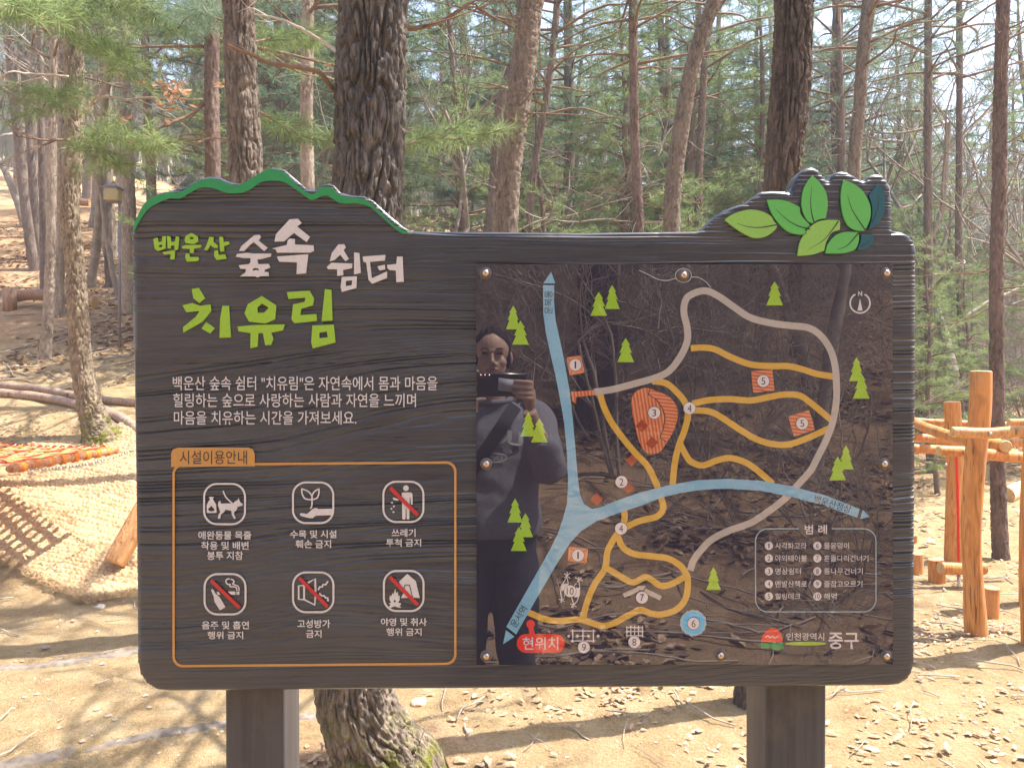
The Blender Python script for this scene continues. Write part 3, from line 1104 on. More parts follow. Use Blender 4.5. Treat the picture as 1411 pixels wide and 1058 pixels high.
slim('thin trunk with drooping dead twigs above the notch between carved leaves', None, [(1150, -40, 10), (1155, 60, 10), (1158, 160, 11), (1160, 235, 11), (1160, 500, 13)], BARK_FAR, 66, Y=13, cz=6, dead=26)
slim('straight brown pine trunk behind the wooden climbing frame', (1379, 770), [(1383, -60, 16), (1382, 0, 17), (1379, 120, 17), (1377, 250, 18), (1373, 400, 18), (1374, 560, 18), (1376, 700, 20)], BARK_RED, 67, cz=4.9, dead=30, cr=1.5)
slim('thin grey trunk nearest the right edge of the sign', (1283, 652), [(1279, -40, 9), (1279, 120, 10), (1279, 330, 11), (1280, 450, 12), (1282, 560, 12)], BARK_FAR, 68, cz=6, dead=34)
slim('narrow dark trunk between the grey trunk and the tall frame post', (1331, 640), [(1322, -40, 8), (1322, 180, 8), (1321, 330, 9), (1325, 450, 10), (1329, 560, 11)], BARK_FAR, 69, cz=6, dead=34)
slim('dark bent trunk leaning left behind the pine boughs in the middle', None, [(716, -20, 11), (714, 60, 12), (690, 140, 12), (682, 220, 12), (676, 320, 13), (674, 500, 14)], BARK_FAR, 70, Y=11, cz=6)
slim('slim dark trunk leaning left between the curved oak and the upright pine', None, [(770, -40, 8), (762, 70, 9), (750, 150, 9), (738, 220, 10), (729, 310, 11), (726, 500, 12)], BARK_FAR, 71, Y=10, cz=5, dead=24, nmat=NEEDLE_C)

rt, rtfn = own_tree('oak_tree', 'thick ridged trunk behind the carved leaves, its foot left of the right post', 3.45,
                    [(1096, -60, 47), (1094, 0, 49), (1091, 100, 49), (1085, 170, 49), (1077, 260, 47), (1068, 450, 46), (1052, 750, 46), (1042, 920, 50), (1039, 985, 58)],
                    BARK_RIDGED, seg=150, step=0.012, furrow=56, depth=0.012, seed=17, top=8, zs=0.11)
add_crown(rt, rtfn, 4.2, 7.8, 1.9, 35, NEEDLE_C, needles=22, per=5, whorl=0.4)

# boughs that hang into view between the trunks, on the nearer trees
bough(mid, [(350, 150, 4.6), (385, 170, 4.9), (420, 190, 5.1), (450, 195, 5.2)], NEEDLE_A, 71, 0.008, 44, 0.125, 0.0045, 0.045, (0.1, 0.4))
bough(mid, [(350, 60, 4.6), (385, 50, 5.2), (430, 60, 5.8)], NEEDLE_A, 72, 0.008, 44, 0.125, 0.0045, 0.05, (0.1, 0.45))
bough(mid, [(320, 30, 4.6), (270, 20, 5.4), (230, 50, 6.0)], NEEDLE_B, 73, 0.008, 44, 0.125, 0.0045, 0.05, (0.1, 0.45))

# withered oak leaves still hanging among the pine boughs
leafy = []
rr = np.random.default_rng(77)
ov, oi = [], []
for (px, py, sp, n) in [(240, 128, 20, 46), (226, 118, 12, 12), (173, 163, 6, 5), (303, 116, 8, 8), (236, 150, 14, 12), (452, 92, 5, 3), (195, 112, 5, 4)]:
    for _ in range(n):
        c = at(px + rr.normal(0, sp * 0.6), py + rr.normal(0, sp * 0.45), 6.5 + rr.normal(0, 0.1))
        a, b = rr.normal(0, 1, 3), rr.normal(0, 1, 3)
        a /= np.linalg.norm(a)
        b -= a * (a @ b)
        b /= np.linalg.norm(b)
        s = rr.uniform(0.02, 0.042)
        k = len(ov)
        ov += [c - a * s, c + b * s * 0.55, c + a * s, c - b * s * 0.55]
        oi.append([k, k + 1, k + 2, k + 3])
link('withered_leaves', mesh_np('withered_leaves', ov, oi), OAK_DRY, moss)

# ------------------------------------------------------------------ the rest of the wood
pr = np.random.default_rng(5)
own_az = []


LAND = [(-400, 'the left picture edge'), (70, 'the pale mottled trunk'), (105, 'the mossy tree'), (176, 'the sign\'s left edge'), (293, 'the red pine'), (338, 'the brown trunk'), (424, 'the pale slim trunk'),
        (514, 'the thick dark trunk'), (712, 'the curving oak'), (875, 'the twiggy upright pine'), (945, 'the curved trunk'), (1085, 'the ridged trunk'), (1185, 'the medium oak'), (1262, 'the sign\'s right edge'),
        (1322, 'the narrow dark trunk'), (1379, 'the climbing frame pine'), (1900, 'the right picture edge')]
used = {}


KINDW = {0: 'blue-green pine', 1: 'deep green pine', 2: 'bright green pine', 3: 'pale-barked pine', 4: 'bushy young pine'}


def where(kind, x, y):
    t = (x * math.cos(YAW) - y * math.sin(YAW)) / (x * math.sin(YAW) + y * math.cos(YAW))
    px = 705.5 + F * t
    A = [l for l in LAND if l[0] <= px][-1:] or [LAND[0]]
    Bn = [l for l in LAND if l[0] > px][:1] or [LAND[-1]]
    far = 'near' if y < 14 else 'farther' if y < 20 else 'distant' if y < 28 else 'remote'
    return '%s %s between %s and %s' % (far, kind, A[0][1], Bn[0][1])


def fill(n, azr, yr, kinds, label, group, seed, bare=False, cat='tree', mats=None, mindist=0.7, sc=(0.8, 1.15), avoid=()):
    r = np.random.default_rng(seed)
    done = []
    tries = 0
    while len(done) < n and tries < n * 30:
        tries += 1
        y = r.uniform(yr[0] ** 0.5, yr[1] ** 0.5) ** 2 if yr[0] > 0 else -(r.uniform((-yr[1]) ** 0.5, (-yr[0]) ** 0.5) ** 2)
        x = r.uniform(*azr) * abs(y)
        if any((x - a) ** 2 + (y - b) ** 2 < mindist ** 2 for a, b in done):
            continue
        if y > 0 and y < 9.5 and x < -1.8:
            continue
        done.append((x, y))
        s = r.uniform(*sc)
        k = kinds[r.integers(0, len(kinds))]
        if y > 0:
            label = where('bare tree' if bare else KINDW[k], x, y)
        if bare:
            place_bare(k, x, y, s, r.uniform(0, 6.28), label, group, mat=mats or TWIG_PALE)
        else:
            place_pine(k, x, y, s, r.uniform(0, 6.28), label, group)


fill(14, (-0.85, -0.42), (15, 36), [3, 3, 3, 3], 'slim pine among the trees on the leafy slope left of the sign', 'pines on the left slope', 301, mindist=1.5)
fill(12, (-0.75, -0.42), (34, 55), [0, 1], 'distant pine at the top of the left slope', 'far pines on the left slope', 302, mindist=2)
fill(12, (-0.36, 0.08), (11, 32), [0, 1, 2, 3, 0], 'green pine in the wood behind the left half of the sign', 'pines behind the left half of the sign', 303, mindist=1.4)
fill(17, (0.08, 0.5), (12, 34), [0, 1, 2, 3], 'hazy green pine in the wood behind the right half of the sign', 'pines behind the right half of the sign', 304, mindist=1.5)
fill(11, (0.45, 0.85), (14, 36), [0, 2, 4, 4], 'young open pine beyond the climbing frame', 'pines beyond the climbing frame', 305, mindist=1.6)
fill(26, (-0.4, 0.5), (10, 30), BARES, 'bare pale broad-leaved tree standing among the pines behind the sign', 'bare trees behind the sign', 306, bare=True, mindist=1.3)
fill(28, (0.4, 0.85), (11, 34), BARES, 'bare pale broad-leaved tree beyond the climbing frame', 'bare trees beyond the climbing frame', 307, bare=True, mindist=1.2)
fill(9, (-0.8, -0.42), (12, 30), BARES, 'bare thin broad-leaved tree on the leafy left slope', 'bare trees on the left slope', 308, bare=True, mindist=1.2)
fill(15, (-0.36, 0.1), (9.5, 22), [2, 4, 0], 'x', 'pines behind the left half of the sign', 315, mindist=1.2, sc=(0.55, 0.9))
fill(26, (-0.38, 0.2), (26, 46), [0, 1, 0, 2], 'x', 'pines behind the left half of the sign', 317, mindist=1.8, sc=(0.9, 1.2))
fill(36, (0.1, 0.8), (26, 46), [0, 1, 0, 2], 'x', 'far pines behind the right half of the sign', 318, mindist=1.8, sc=(0.8, 1.1))
fill(18, (0.08, 0.6), (11, 24), [2, 4, 0], 'x', 'pines behind the right half of the sign', 316, mindist=1.2, sc=(0.85, 1.3))
# grey brown thicket of shrubs
r = np.random.default_rng(309)
for k in range(46):
    y = r.uniform(10.5, 26)
    a = r.uniform(0.47, 0.8)
    place_bare(SHRUBS[k % 3], a * y, y, r.uniform(0.7, 1.3), r.uniform(0, 6), where('grey leafless shrub', a * y, y), 'leafless shrubs right of the sign', 'bare_shrub', TWIG_PALE, 'shrub')
for k in range(26):
    y = r.uniform(7.5, 16)
    a = r.uniform(-0.22, 0.35)
    place_bare(SHRUBS[k % 3], a * y, y, r.uniform(0.8, 1.3), r.uniform(0, 6), where('pale leafless shrub', a * y, y), 'leafless shrubs behind the sign', 'bare_shrub', TWIG_PALE, 'shrub')
for k in range(9):
    y = r.uniform(8.5, 15)
    a = r.uniform(0.5, 0.75)
    place_pine(4, a * y, y, r.uniform(0.45, 0.7), r.uniform(0, 6), where('small young pine', a * y, y), 'young pines right of the sign')

# far wooded hillside closing the view
def far_hill(name, y0, x0, x1, hfun, mat, seed):
    xs = np.arange(x0, x1, 0.5)
    rows = []
    K = 10
    r = np.random.default_rng(seed)
    for k in range(K):
        u = k / (K - 1)
        yy = y0 + u * 26 + 1.2 * vnoise(xs * 0.5, k * 1.7, 0, seed)
        z = ground(xs, yy) * 1.0 + u * hfun(xs) + 0.8 * vnoise(xs * 0.8, k * 2.3, 0, seed + 1)
        rows.append(np.column_stack([xs, yy, z]))
    v = np.concatenate(rows)
    n = len(xs)
    i = np.arange(K - 1)[:, None] * n + np.arange(n - 1)[None]
    q = np.stack([i, i + 1, i + n + 1, i + n], -1).reshape(-1, 4)
    # twiggy canopy: many thin upright shoots
    m = 26000
    uu = r.uniform(0, 1, m)
    X = r.uniform(x0, x1, m)
    Yc = y0 + uu * 26
    Zc = ground(X, Yc) + uu * hfun(X)
    h = r.uniform(1.5, 4.5, m)
    dx, dy = r.normal(0, 0.5, m), r.normal(0, 0.3, m)
    wd = r.uniform(0.02, 0.06, m)
    V = np.stack([np.column_stack([X - wd, Yc, Zc - 0.5]), np.column_stack([X + wd, Yc, Zc - 0.5]), np.column_stack([X + dx, Yc + dy, Zc + h])], 1).reshape(-1, 3)
    T = np.arange(m * 3).reshape(m, 3)
    mb = MB()
    mb.add(v, q)
    mb.add(V, T)
    props(mb.build(name, mat), kind='structure')


FAR = Mat('far_wooded_hill', 1.0, 0.0)
FAR.color(FAR.ramp(FAR.noise(FAR.coord(kind='World'), 1.2, 4), [(0.35, (0.20, 0.155, 0.12)), (0.5, (0.30, 0.25, 0.2)), (0.62, (0.20, 0.24, 0.15))]))
far_hill('far_hill', 44, -60, 62, lambda x: np.interp(x, [-60, -20, 10, 30, 62], [9, 5, 4, 4, 3.5]), FAR.m, 401)

# trees behind the camera, mirrored in the map panel
BACK_PINES = []
br = np.random.default_rng(402)


def back_trunk(x, y, rad, h, seed, label, lean=0.0):
    t = thing('pine_tree', label, 'tree', (x, y, gz(x, y)))
    z0 = gz(x, y)
    pts = [(x, y, z0 - 0.3), (x + lean * 1.5, y, z0 + 1.5), (x + lean * 4 + 0.05, y, z0 + 4), (x + lean * h, y, z0 + h)]
    v, q_ = trunk_geo(pts, [rad * 1.2, rad, rad * 0.9, rad * 0.5], 40, 0.05, 60, 0.008, seed)
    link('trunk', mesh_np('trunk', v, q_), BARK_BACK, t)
    P = np.array(pts)
    fn = lambda z: np.array([np.interp(z, P[:, 2], P[:, 0]), y, z])
    wood = dead_branches(fn, z0 + 0.8, z0 + 4.5, np.random.default_rng(seed), 16, (0.3, 1.4))
    wood.build('dead_twigs', TWIG_PALE, t)['kind'] = 'stuff'
    add_crown(t, fn, z0 + 4.0, z0 + h - 0.3, 1.6, seed + 3, NEEDLE_C, needles=18, per=4)


def mx(px, d):      # real x of something mirrored at column px when it stands d behind the board plane
    return (px - 665) / F * d


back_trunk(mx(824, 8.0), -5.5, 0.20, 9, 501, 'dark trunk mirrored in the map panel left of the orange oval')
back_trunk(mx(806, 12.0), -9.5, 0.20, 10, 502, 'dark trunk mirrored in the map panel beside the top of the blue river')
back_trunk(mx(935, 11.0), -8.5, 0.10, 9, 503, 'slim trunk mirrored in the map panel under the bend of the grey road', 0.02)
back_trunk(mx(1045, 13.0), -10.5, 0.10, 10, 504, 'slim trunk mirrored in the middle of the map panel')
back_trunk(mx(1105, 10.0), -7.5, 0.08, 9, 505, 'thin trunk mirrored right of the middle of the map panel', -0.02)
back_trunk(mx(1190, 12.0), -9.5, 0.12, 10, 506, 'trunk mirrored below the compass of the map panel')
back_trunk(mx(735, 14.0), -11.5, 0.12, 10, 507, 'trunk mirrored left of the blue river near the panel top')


fill(46, (-0.75, 0.85), (-34, -8), [0, 1, 3, 1], 'pine of the shady wood behind the photographer', 'pines behind the photographer', 310, mindist=1.1)
fill(26, (-0.5, 0.8), (-18, -4.0), BARES, 'bare tree behind the photographer', 'bare trees behind the photographer', 311, bare=True, mindist=0.9)
r = np.random.default_rng(312)
for k in range(80):
    y = -r.uniform(2.6, 11)
    x = r.uniform(-0.3, 0.75) * (abs(y) + 2.5)
    if abs(x) < 0.7 and y > -3.5:
        continue
    place_bare(SHRUBS[k % 3], x, y, r.uniform(0.7, 1.2), r.uniform(0, 6), 'leafless shrub behind the photographer', 'leafless shrubs behind the photographer', 'bare_shrub', TWIG_PALE, 'shrub')


# ------------------------------------------------------------------ logs on the slope
def log_obj(name, label, pts, rad, mat, cat='log', seg=20, lift=True, end=True, jit=0.02, seed=0, taper=1.0):
    P = np.array(pts, float)
    c = catmull(P, max(14, 8 * len(P)))
    t = thing(name, label, cat, tuple(float(v) for v in c[0]))
    n = len(c)
    v, q_ = tube(c, rad * np.linspace(1, taper, n), seg, cap=False)
    d = v - np.repeat(c, seg, 0)
    k = 1 + jit * 4 * vnoise(v[:, 0] * 6, v[:, 1] * 6, v[:, 2] * 6, seed)
    v = np.repeat(c, seg, 0) + d * k[:, None]
    link('log_body', mesh_np('log_body', v, q_, True), mat, t)
    if end:
        for e, tw in ((0, -1), (n - 1, 1)):
            ring = v[e * seg:(e + 1) * seg]
            cen = ring.mean(0) + tw * 0.004 * (c[min(e + 1, n - 1)] - c[max(e - 1, 0)]) / np.linalg.norm(c[min(e + 1, n - 1)] - c[max(e - 1, 0)])
            vv = np.concatenate([ring, cen[None]])
            j = np.arange(seg)
            f = np.stack([j, (j + 1) % seg, np.full(seg, seg)], 1)
            if tw < 0:
                f = f[:, ::-1]
            link('log_end', mesh_np('log_end', vv, f), END_WOOD, t)
    return t


def on_ground(pl, up):
    out = []
    for a, b in pl:
        p = hit(a, b)
        p = p.copy()
        p[2] = gz(p[0], p[1]) + up
        out.append(p)
    return out


log_obj('log', 'front long brown log lying across the slope, passing in front of the mossy tree foot', on_ground([(-30, 545), (50, 552), (98, 561), (140, 575), (158, 578)], 0.035), 0.050, HEWN, seed=1)
log_obj('log', 'bent front log continuing from the mossy tree down to the board', on_ground([(140, 570), (160, 577), (178, 590), (200, 606), (240, 630)], 0.035), 0.050, HEWN, seed=2)
log_obj('log', 'rear long brown log lying behind the front logs on the slope', on_ground([(-30, 534), (40, 540), (98, 549), (140, 555), (190, 561), (250, 566)], 0.035), 0.043, HEWN, seed=3)
hb = on_ground([(15, 426), (52, 424), (96, 430), (130, 434)], 0.20)
log_obj('log', 'dark brown log resting on a short block on the upper slope', hb, 0.09, BROWN_LOG, seed=4)
b0 = on_ground([(20, 425)], 0)[0]
st = thing('log_block', 'short upright brown log block holding up the log on the upper slope', 'log', tuple(float(v) for v in b0))
mb = MB()
mb.add(*tube(np.array([[b0[0], b0[1] - 0.12, b0[2] - 0.1], [b0[0], b0[1] - 0.12, b0[2] + 0.30]]), 0.1, 16))
mb.build('block_body', BROWN_LOG, st, True)
b1 = on_ground([(103, 283)], 0.05)[0]
log_obj('log', 'small dark log lying beside the leaning trunk high on the slope', [b1 + [-0.35, 0, 0.05], b1 + [0.4, 0.1, 0.05]], 0.13, BROWN_LOG, seed=5)


# ------------------------------------------------------------------ woven straw mat on the bank
def straw_mat():
    C = hit(118, 836)[:2]
    A = hit(0, 775)[:2]
    B = hit(188, 818)[:2]
    u = (A - C) / np.linalg.norm(A - C)
    v_ = (B - C) / np.linalg.norm(B - C)
    nu, nv = 520, 460
    U, V = np.meshgrid(np.linspace(0, 3.4, nu), np.linspace(0, 2.3, nv))
    edge = 0.03 * vnoise(U * 9, 0.3, 0, 61) * (V < 0.12)
    X = C[0] + u[0] * U + v_[0] * (V + edge)
    Y = C[1] + u[1] * U + v_[1] * (V + edge)
    # braided rows run along u; each row is a rounded plait with diagonal strands
    row = (Y + 0.22 * X) / 0.066 + 1.3 * vnoise(U * 2.0, V * 2.0, 0, 62) + 0.35 * vnoise(U * 9, V * 9, 0, 68)
    ph = row - np.floor(row)
    rid = np.sin(ph * np.pi) ** 0.7
    plait = 0.5 + 0.5 * np.sin(X / 0.045 * 2 * np.pi + np.where(ph < 0.5, 1, -1) * ph * 5 + np.floor(row) * 2.1 + 5.0 * vnoise(U * 5, V * 5, 0, 63))
    fine = fbm(U * 60, V * 60, 0, 64, 2)
    wear = np.clip(vnoise(U * 3.5, V * 3.5, 0, 66) * 0.6 + 0.8, 0.3, 1.1)
    Z = ground(X, Y) + 0.02 + wear * (0.022 * rid + 0.007 * plait * rid) + 0.006 * fine + 0.02 * vnoise(U * 2, V * 2, 0, 65)
    e = np.minimum.reduce([U, V, 3.4 - U, 2.3 - V])
    Z = Z - np.clip(0.03 - e, 0, 0.03) * 1.6
    P = np.stack([X, Y, Z], -1).reshape(-1, 3)
    i = np.arange(nv - 1)[:, None] * nu + np.arange(nu - 1)[None]
    q_ = np.stack([i, i + 1, i + nu + 1, i + nu], -1).reshape(-1, 4)
    m = Mat('straw', 0.9, 0.15)
    f = m.noise(m.coord(), 55, 4, 0.65)
    f2 = m.noise(m.coord(), 4, 3)
    c = m.ramp(f, [(0.32, (0.30, 0.185, 0.095)), (0.5, (0.52, 0.36, 0.20)), (0.68, (0.68, 0.51, 0.32))])
    c = m.mix(m.ramp(f2, [(0.4, 0.0), (0.7, 0.35)]), c, (0.44, 0.32, 0.18))
    m.color(c)
    m.bump(m.noise(m.coord((1, 1, 1)), 140, 3), 0.006, 0.9)
    t = thing('straw_mat', 'large woven straw mat covering the bank under the hammock', 'mat', (float(C[0]), float(C[1]), gz(*C)))
    link('woven_surface', mesh_np('woven_surface', P, q_, True), m.m, t)
    # loose straws sticking out, densest along the near edges
    r = np.random.default_rng(67)
    n = 16000
    uu, vv = r.uniform(0, 3.4, n), r.uniform(0, 2.3, n)
    k = r.uniform(0, 1, n)
    vv = np.where(k < 0.35, r.uniform(-0.03, 0.05, n), vv)
    uu = np.where(k > 0.8, r.uniform(-0.03, 0.05, n), uu)
    x, y = C[0] + u[0] * uu + v_[0] * vv, C[1] + u[1] * uu + v_[1] * vv
    z = ground(x, y) + r.uniform(0.02, 0.05, n)
    a = r.uniform(0, 6.28, n)
    L = r.uniform(0.02, 0.07, n)
    p = np.column_stack([x, y, z])
    d = np.column_stack([np.cos(a) * L, np.sin(a) * L, r.uniform(-0.4, 0.5, n) * L])
    s = np.column_stack([-np.sin(a), np.cos(a), np.zeros(n)]) * 0.0016
    Vv = np.stack([p - s, p + s, p + d], 1).reshape(-1, 3)
    link('loose_straw', mesh_np('loose_straw', Vv, np.arange(3 * n).reshape(n, 3)), m.m, t)


straw_mat()


# ------------------------------------------------------------------ hammock
def hammock():
    Yl, Yr = 4.75, 5.95
    L = at(12, 646, Yl)
    R = at(161, 620, Yr)
    t = thing('hammock', 'orange woven strap hammock with a round wooden spreader bar and chains', 'hammock', tuple(float(v) for v in (L + R) / 2))
    ax = (R - L) / np.linalg.norm(R - L)
    back = np.array([-2.35, 1.60, 0.0])
    n = 40
    c = L[None] + np.linspace(0, 1, n)[:, None] * (R - L)[None]
    rad = 0.027 + 0.002 * vnoise(np.arange(n) * 0.5, 0, 0, 71)
    rad[:2] *= [0.75, 0.97]
    rad[-2:] *= [0.97, 0.75]
    mb = MB()
    mb.add(*tube(c, rad, 18))
    bar = mb.build('spreader_bar', wood_mat('dark_orange_bar', (0.34, 0.12, 0.05), (0.55, 0.24, 0.11)), t, True)
    OR = plain('orange_strap', (0.75, 0.20, 0.02), 0.55, 0.3, 0.12, 90)
    RD = plain('red_strap', (0.42, 0.03, 0.02), 0.6, 0.3, 0.12, 90)
    PK = plain('faded_orange_strap', (0.72, 0.33, 0.14), 0.6, 0.3, 0.12, 90)
    W = np.linalg.norm(R - L)
    up = np.array([0, 0, 1.0])

    def strap(name, pts, w, mat, wdir):
        pts = np.asarray(pts)
        m_ = len(pts)
        a = pts - wdir * w / 2
        b = pts + wdir * w / 2
        v = np.concatenate([a, b, a + up * -0.003, b + up * -0.003])
        i = np.arange(m_ - 1)
        q_ = np.concatenate([np.stack([i, i + m_, i + m_ + 1, i + 1], 1), np.stack([i + 2 * m_, i + 2 * m_ + 1, i + 3 * m_ + 1, i + 3 * m_], 1),
                             np.stack([i, i + 1, i + 2 * m_ + 1, i + 2 * m_], 1), np.stack([i + m_, i + 3 * m_, i + 3 * m_ + 1, i + m_ + 1], 1)])
        return link(name, mesh_np(name, v, q_, False), mat, t)

    nl = 8
    nc_ = 24
    for k in range(nl):
        s = (k + 0.9) / (nl + 0.8)
        p0 = L + ax * W * s
        # loop round the bar
        a = np.linspace(-0.4, 1.5 * np.pi, 14)
        e = back / np.linalg.norm(back)
        loop = p0 + 0.031 * (np.cos(a)[:, None] * (up)[None] + np.sin(a)[:, None] * (-e)[None])
        strap('strap_loop', loop, 0.06, OR, ax)
        u = np.linspace(0, 1, 90)
        sag = -0.10 * np.sin(u * np.pi) * (1 - abs(s - 0.5))
        line = p0 + up * 0.03 + back[None] * u[:, None] + up[None] * (sag + 0.003 * np.cos(u * nc_ * np.pi + k * np.pi))[:, None]
        strap('long_strap', line, 0.06, OR, ax)
    nc = 24
    for j in range(nc):
        u = (j + 1.2) / (nc + 0.5)
        s = np.linspace(0.03, 0.97, 70)
        sag = -0.10 * math.sin(u * math.pi) * (1 - np.abs(s - 0.5))
        line = L + up * 0.03 + ax[None] * W * s[:, None] + back[None] * u + up[None] * (sag + 0.004 * np.cos(s * nl * np.pi + j * np.pi))[:, None]
        e = back / np.linalg.norm(back)
        strap('cross_strap', line, 0.05, RD if j % 4 == 0 else PK, e)
    # edge loops in dark red
    for j in range(nc):
        u = (j + 1.2) / (nc + 0.5)
        for s in (0.045, 0.955):
            p = L + up * 0.033 + ax * W * s + back * u - up * 0.10 * math.sin(u * math.pi) * 0.55
            strap('edge_loop', np.array([p - ax * 0.03, p + up * 0.014, p + ax * 0.03]), 0.03, RD, back / np.linalg.norm(back))
    # chains from both ends of the bar to the timber leg
    tgt = at(206, 612, 5.75)
    for st_ in (L + ax * 0.10, R - ax * 0.02):
        D = tgt - st_
        ln = np.linalg.norm(D)
        nlk = int(ln / 0.024)
        mb = MB()
        for i in range(nlk):
            u = (i + 0.5) / nlk
            p = st_ + D * u - up * 0.05 * math.sin(u * math.pi) * ln - up * 0.02 * (1 - u)
            e1 = D / ln
            e2 = np.cross(e1, up)
            e2 /= np.linalg.norm(e2)
            e3 = np.cross(e1, e2)
            w_ = e2 if i % 2 else e3
            a = np.linspace(0, 2 * np.pi, 9)
            ring = p + np.cos(a)[:, None] * e1 * 0.0165 + np.sin(a)[:, None] * w_ * 0.0085
            mb.add(*tube(ring, 0.0028, 4, cap=False))
        mb.build('chain', STEEL, t)


hammock()

# timber leg that carries the hammock chains; only its foot shows left of the board
p0, p1 = at(168, 757, 5.35), at(262, 590, 5.75)
leg = thing('timber_leg', 'slanting squared orange timber with its foot on the straw mat at the left board edge', 'timber post', tuple(float(v) for v in p0))
d = (p1 - p0) / np.linalg.norm(p1 - p0)
sx = np.cross(d, [0, 1, 0]); sx /= np.linalg.norm(sx)
sy = np.cross(d, sx)
Rm = np.stack([sx, sy, d], 1)
v, q_ = box((p0 + p1) / 2 - d * 0.05, (0.13, 0.11, np.linalg.norm(p1 - p0) + 0.1), Rm)
o = link('leg_body', mesh_np('leg_body', v, q_), wood_mat('planed_orange', (0.48, 0.22, 0.08), (0.72, 0.40, 0.18), (1, 1, 0.25)), leg)
bevel(o, 0.018, 3)


# ------------------------------------------------------------------ lantern on the slope
lp = at(156, 268, 10.5)
lt = thing('lantern', 'small yellowish box lantern with a grey hipped roof on a thin pole among the trunks', 'lantern', (float(lp[0]), float(lp[1]), gz(lp[0], lp[1])))
S = 10.5 / F
zc = lp[2]
GL = Mat('yellowed_glass', 0.35, 0.5); GL.color((0.34, 0.29, 0.15)); GL = GL.m
mb = MB(); mb.add(*box((lp[0], lp[1], zc - 1 * S), (18 * S, 18 * S, 17 * S))); bevel(mb.build('lantern_box', GL, lt), 0.01)
def frustum(mb, c, z0, z1, w0, w1):
    v = [[c[0] + sx_ * w / 2, c[1] + sy_ * w / 2, z] for z, w in ((z0, w0), (z1, w1)) for sx_, sy_ in ((-1, -1), (1, -1), (1, 1), (-1, 1))]
    mb.add(v, [[0, 3, 2, 1], [4, 5, 6, 7], [0, 1, 5, 4], [1, 2, 6, 5], [2, 3, 7, 6], [3, 0, 4, 7]])
GREY = plain('grey_roof', (0.16, 0.15, 0.17), 0.6)
mb = MB(); frustum(mb, lp, zc + 7.6 * S, zc + 9 * S, 22 * S, 21 * S); frustum(mb, lp, zc + 9.02 * S, zc + 13.5 * S, 20 * S, 9 * S); frustum(mb, lp, zc + 13.52 * S, zc + 16 * S, 9 * S, 3 * S)
mb.build('roof', GREY, lt)
mb = MB(); mb.add(*tube(np.array([[lp[0], lp[1], zc + 16 * S], [lp[0], lp[1], zc + 20 * S]]), [2.6 * S, 1.2 * S], 10)); mb.build('finial', plain('yellow_knob', (0.55, 0.4, 0.08), 0.6), lt)
mb = MB(); mb.add(*tube(np.array([[lp[0] + 8 * S, lp[1], gz(lp[0], lp[1]) - 0.1], [lp[0] + 8 * S, lp[1], zc - 9 * S]]), 1.6 * S, 10)); mb.add(*box((lp[0] + 1 * S, lp[1], zc - 10 * S), (18 * S, 4 * S, 2 * S))); mb.build('pole', GREY, lt)


# ------------------------------------------------------------------ wooden climbing frame, right of the sign
cf = thing('climbing_frame', 'orange log climbing frame with crossing rails and tall posts right of the sign', 'climbing frame', tuple(float(v) for v in hit(1349, 893)))


def log_part(name, pts, radii, parent, mat=ORANGE_WOOD, seed=0, seg=24, ends=True, flat=0.0, capm=END_WOOD):
    P = np.asarray(pts, float)
    n = max(16, 8 * len(P))
    c = catmull(P, n)
    R = catmull(np.asarray(radii, float)[:, None], n)[:, 0]
    # rounded shoulders at the ends
    v, q_ = tube(c, R, seg, cap=False)
    d = v - np.repeat(c, seg, 0)
    k = 1 + 0.09 * vnoise(v[:, 0] * 4 + seed, v[:, 1] * 4, v[:, 2] * 2.5, seed)
    v = np.repeat(c, seg, 0) + d * k[:, None]
    mb = MB()
    mb.add(v, q_)
    o = link(name, mb.mesh(name), mat, parent, True)
    if ends:
        for e in (0, n - 1):
            ring = v[e * seg:(e + 1) * seg]
            axis = c[e] - c[1 if e == 0 else n - 2]
            axis /= np.linalg.norm(axis)
            cen = ring.mean(0)
            inner = cen + (ring - cen) * 0.86 + axis * 0.006
            vv = np.concatenate([ring, inner, (cen + axis * 0.0065)[None]])
            j = np.arange(seg)
            j2 = (j + 1) % seg
            m2 = MB()
            m2.add(vv, np.stack([j, j2, j2 + seg, j + seg], 1))
            m2.add(vv, np.stack([j + seg, j2 + seg, np.full(seg, 2 * seg)], 1))
            link('log_end', m2.mesh('log_end'), capm, o, True)
    return o


YA = 4.26
s = YA / F
log_part('post', [at(1347, 912, YA), at(1346, 880, YA), at(1341, 800, YA), at(1338, 730, YA), at(1343, 640, YA), at(1350, 570, YA), at(1352, 512, YA)], [15 * s, 15 * s, 14 * s, 13.5 * s, 14 * s, 14.5 * s, 13.8 * s], cf, seed=2, seg=14)
YB = float(hit(1313, 774)[1])
sB = YB / F
log_part('post', [at(1313, 785, YB), at(1314, 700, YB), at(1316, 640, YB), at(1312, 554, YB)], [11.5 * sB, 10.5 * sB, 11 * sB, 10.5 * sB], cf, seed=3)
YC = float(hit(1409, 832)[1])
sC = YC / F
log_part('post', [at(1416, 838, YC), at(1418, 720, YC), at(1424, 560, YC)], [12 * sC, 12 * sC, 11 * sC], cf, seed=4)
YD = 4.0
log_part('post', [at(1424, 905, YD), at(1424, 700, YD), at(1430, 540, YD)], [15 * s, 14 * s, 14 * s], cf, seed=5)
log_part('rail', [at(1313, 595, 4.08), at(1360, 597, 4.05), at(1411, 594, 4.0), at(1480, 592, 3.95)], [0.030, 0.032, 0.033, 0.034], cf, PALE_WOOD, seed=6)
log_part('rail', [at(1245, 570, 6.0), at(1262, 583, 5.7), at(1300, 598, 5.2), at(1345, 610, 4.75), at(1386, 615, 4.42)], [0.035, 0.036, 0.037, 0.038, 0.038], cf, seed=7)
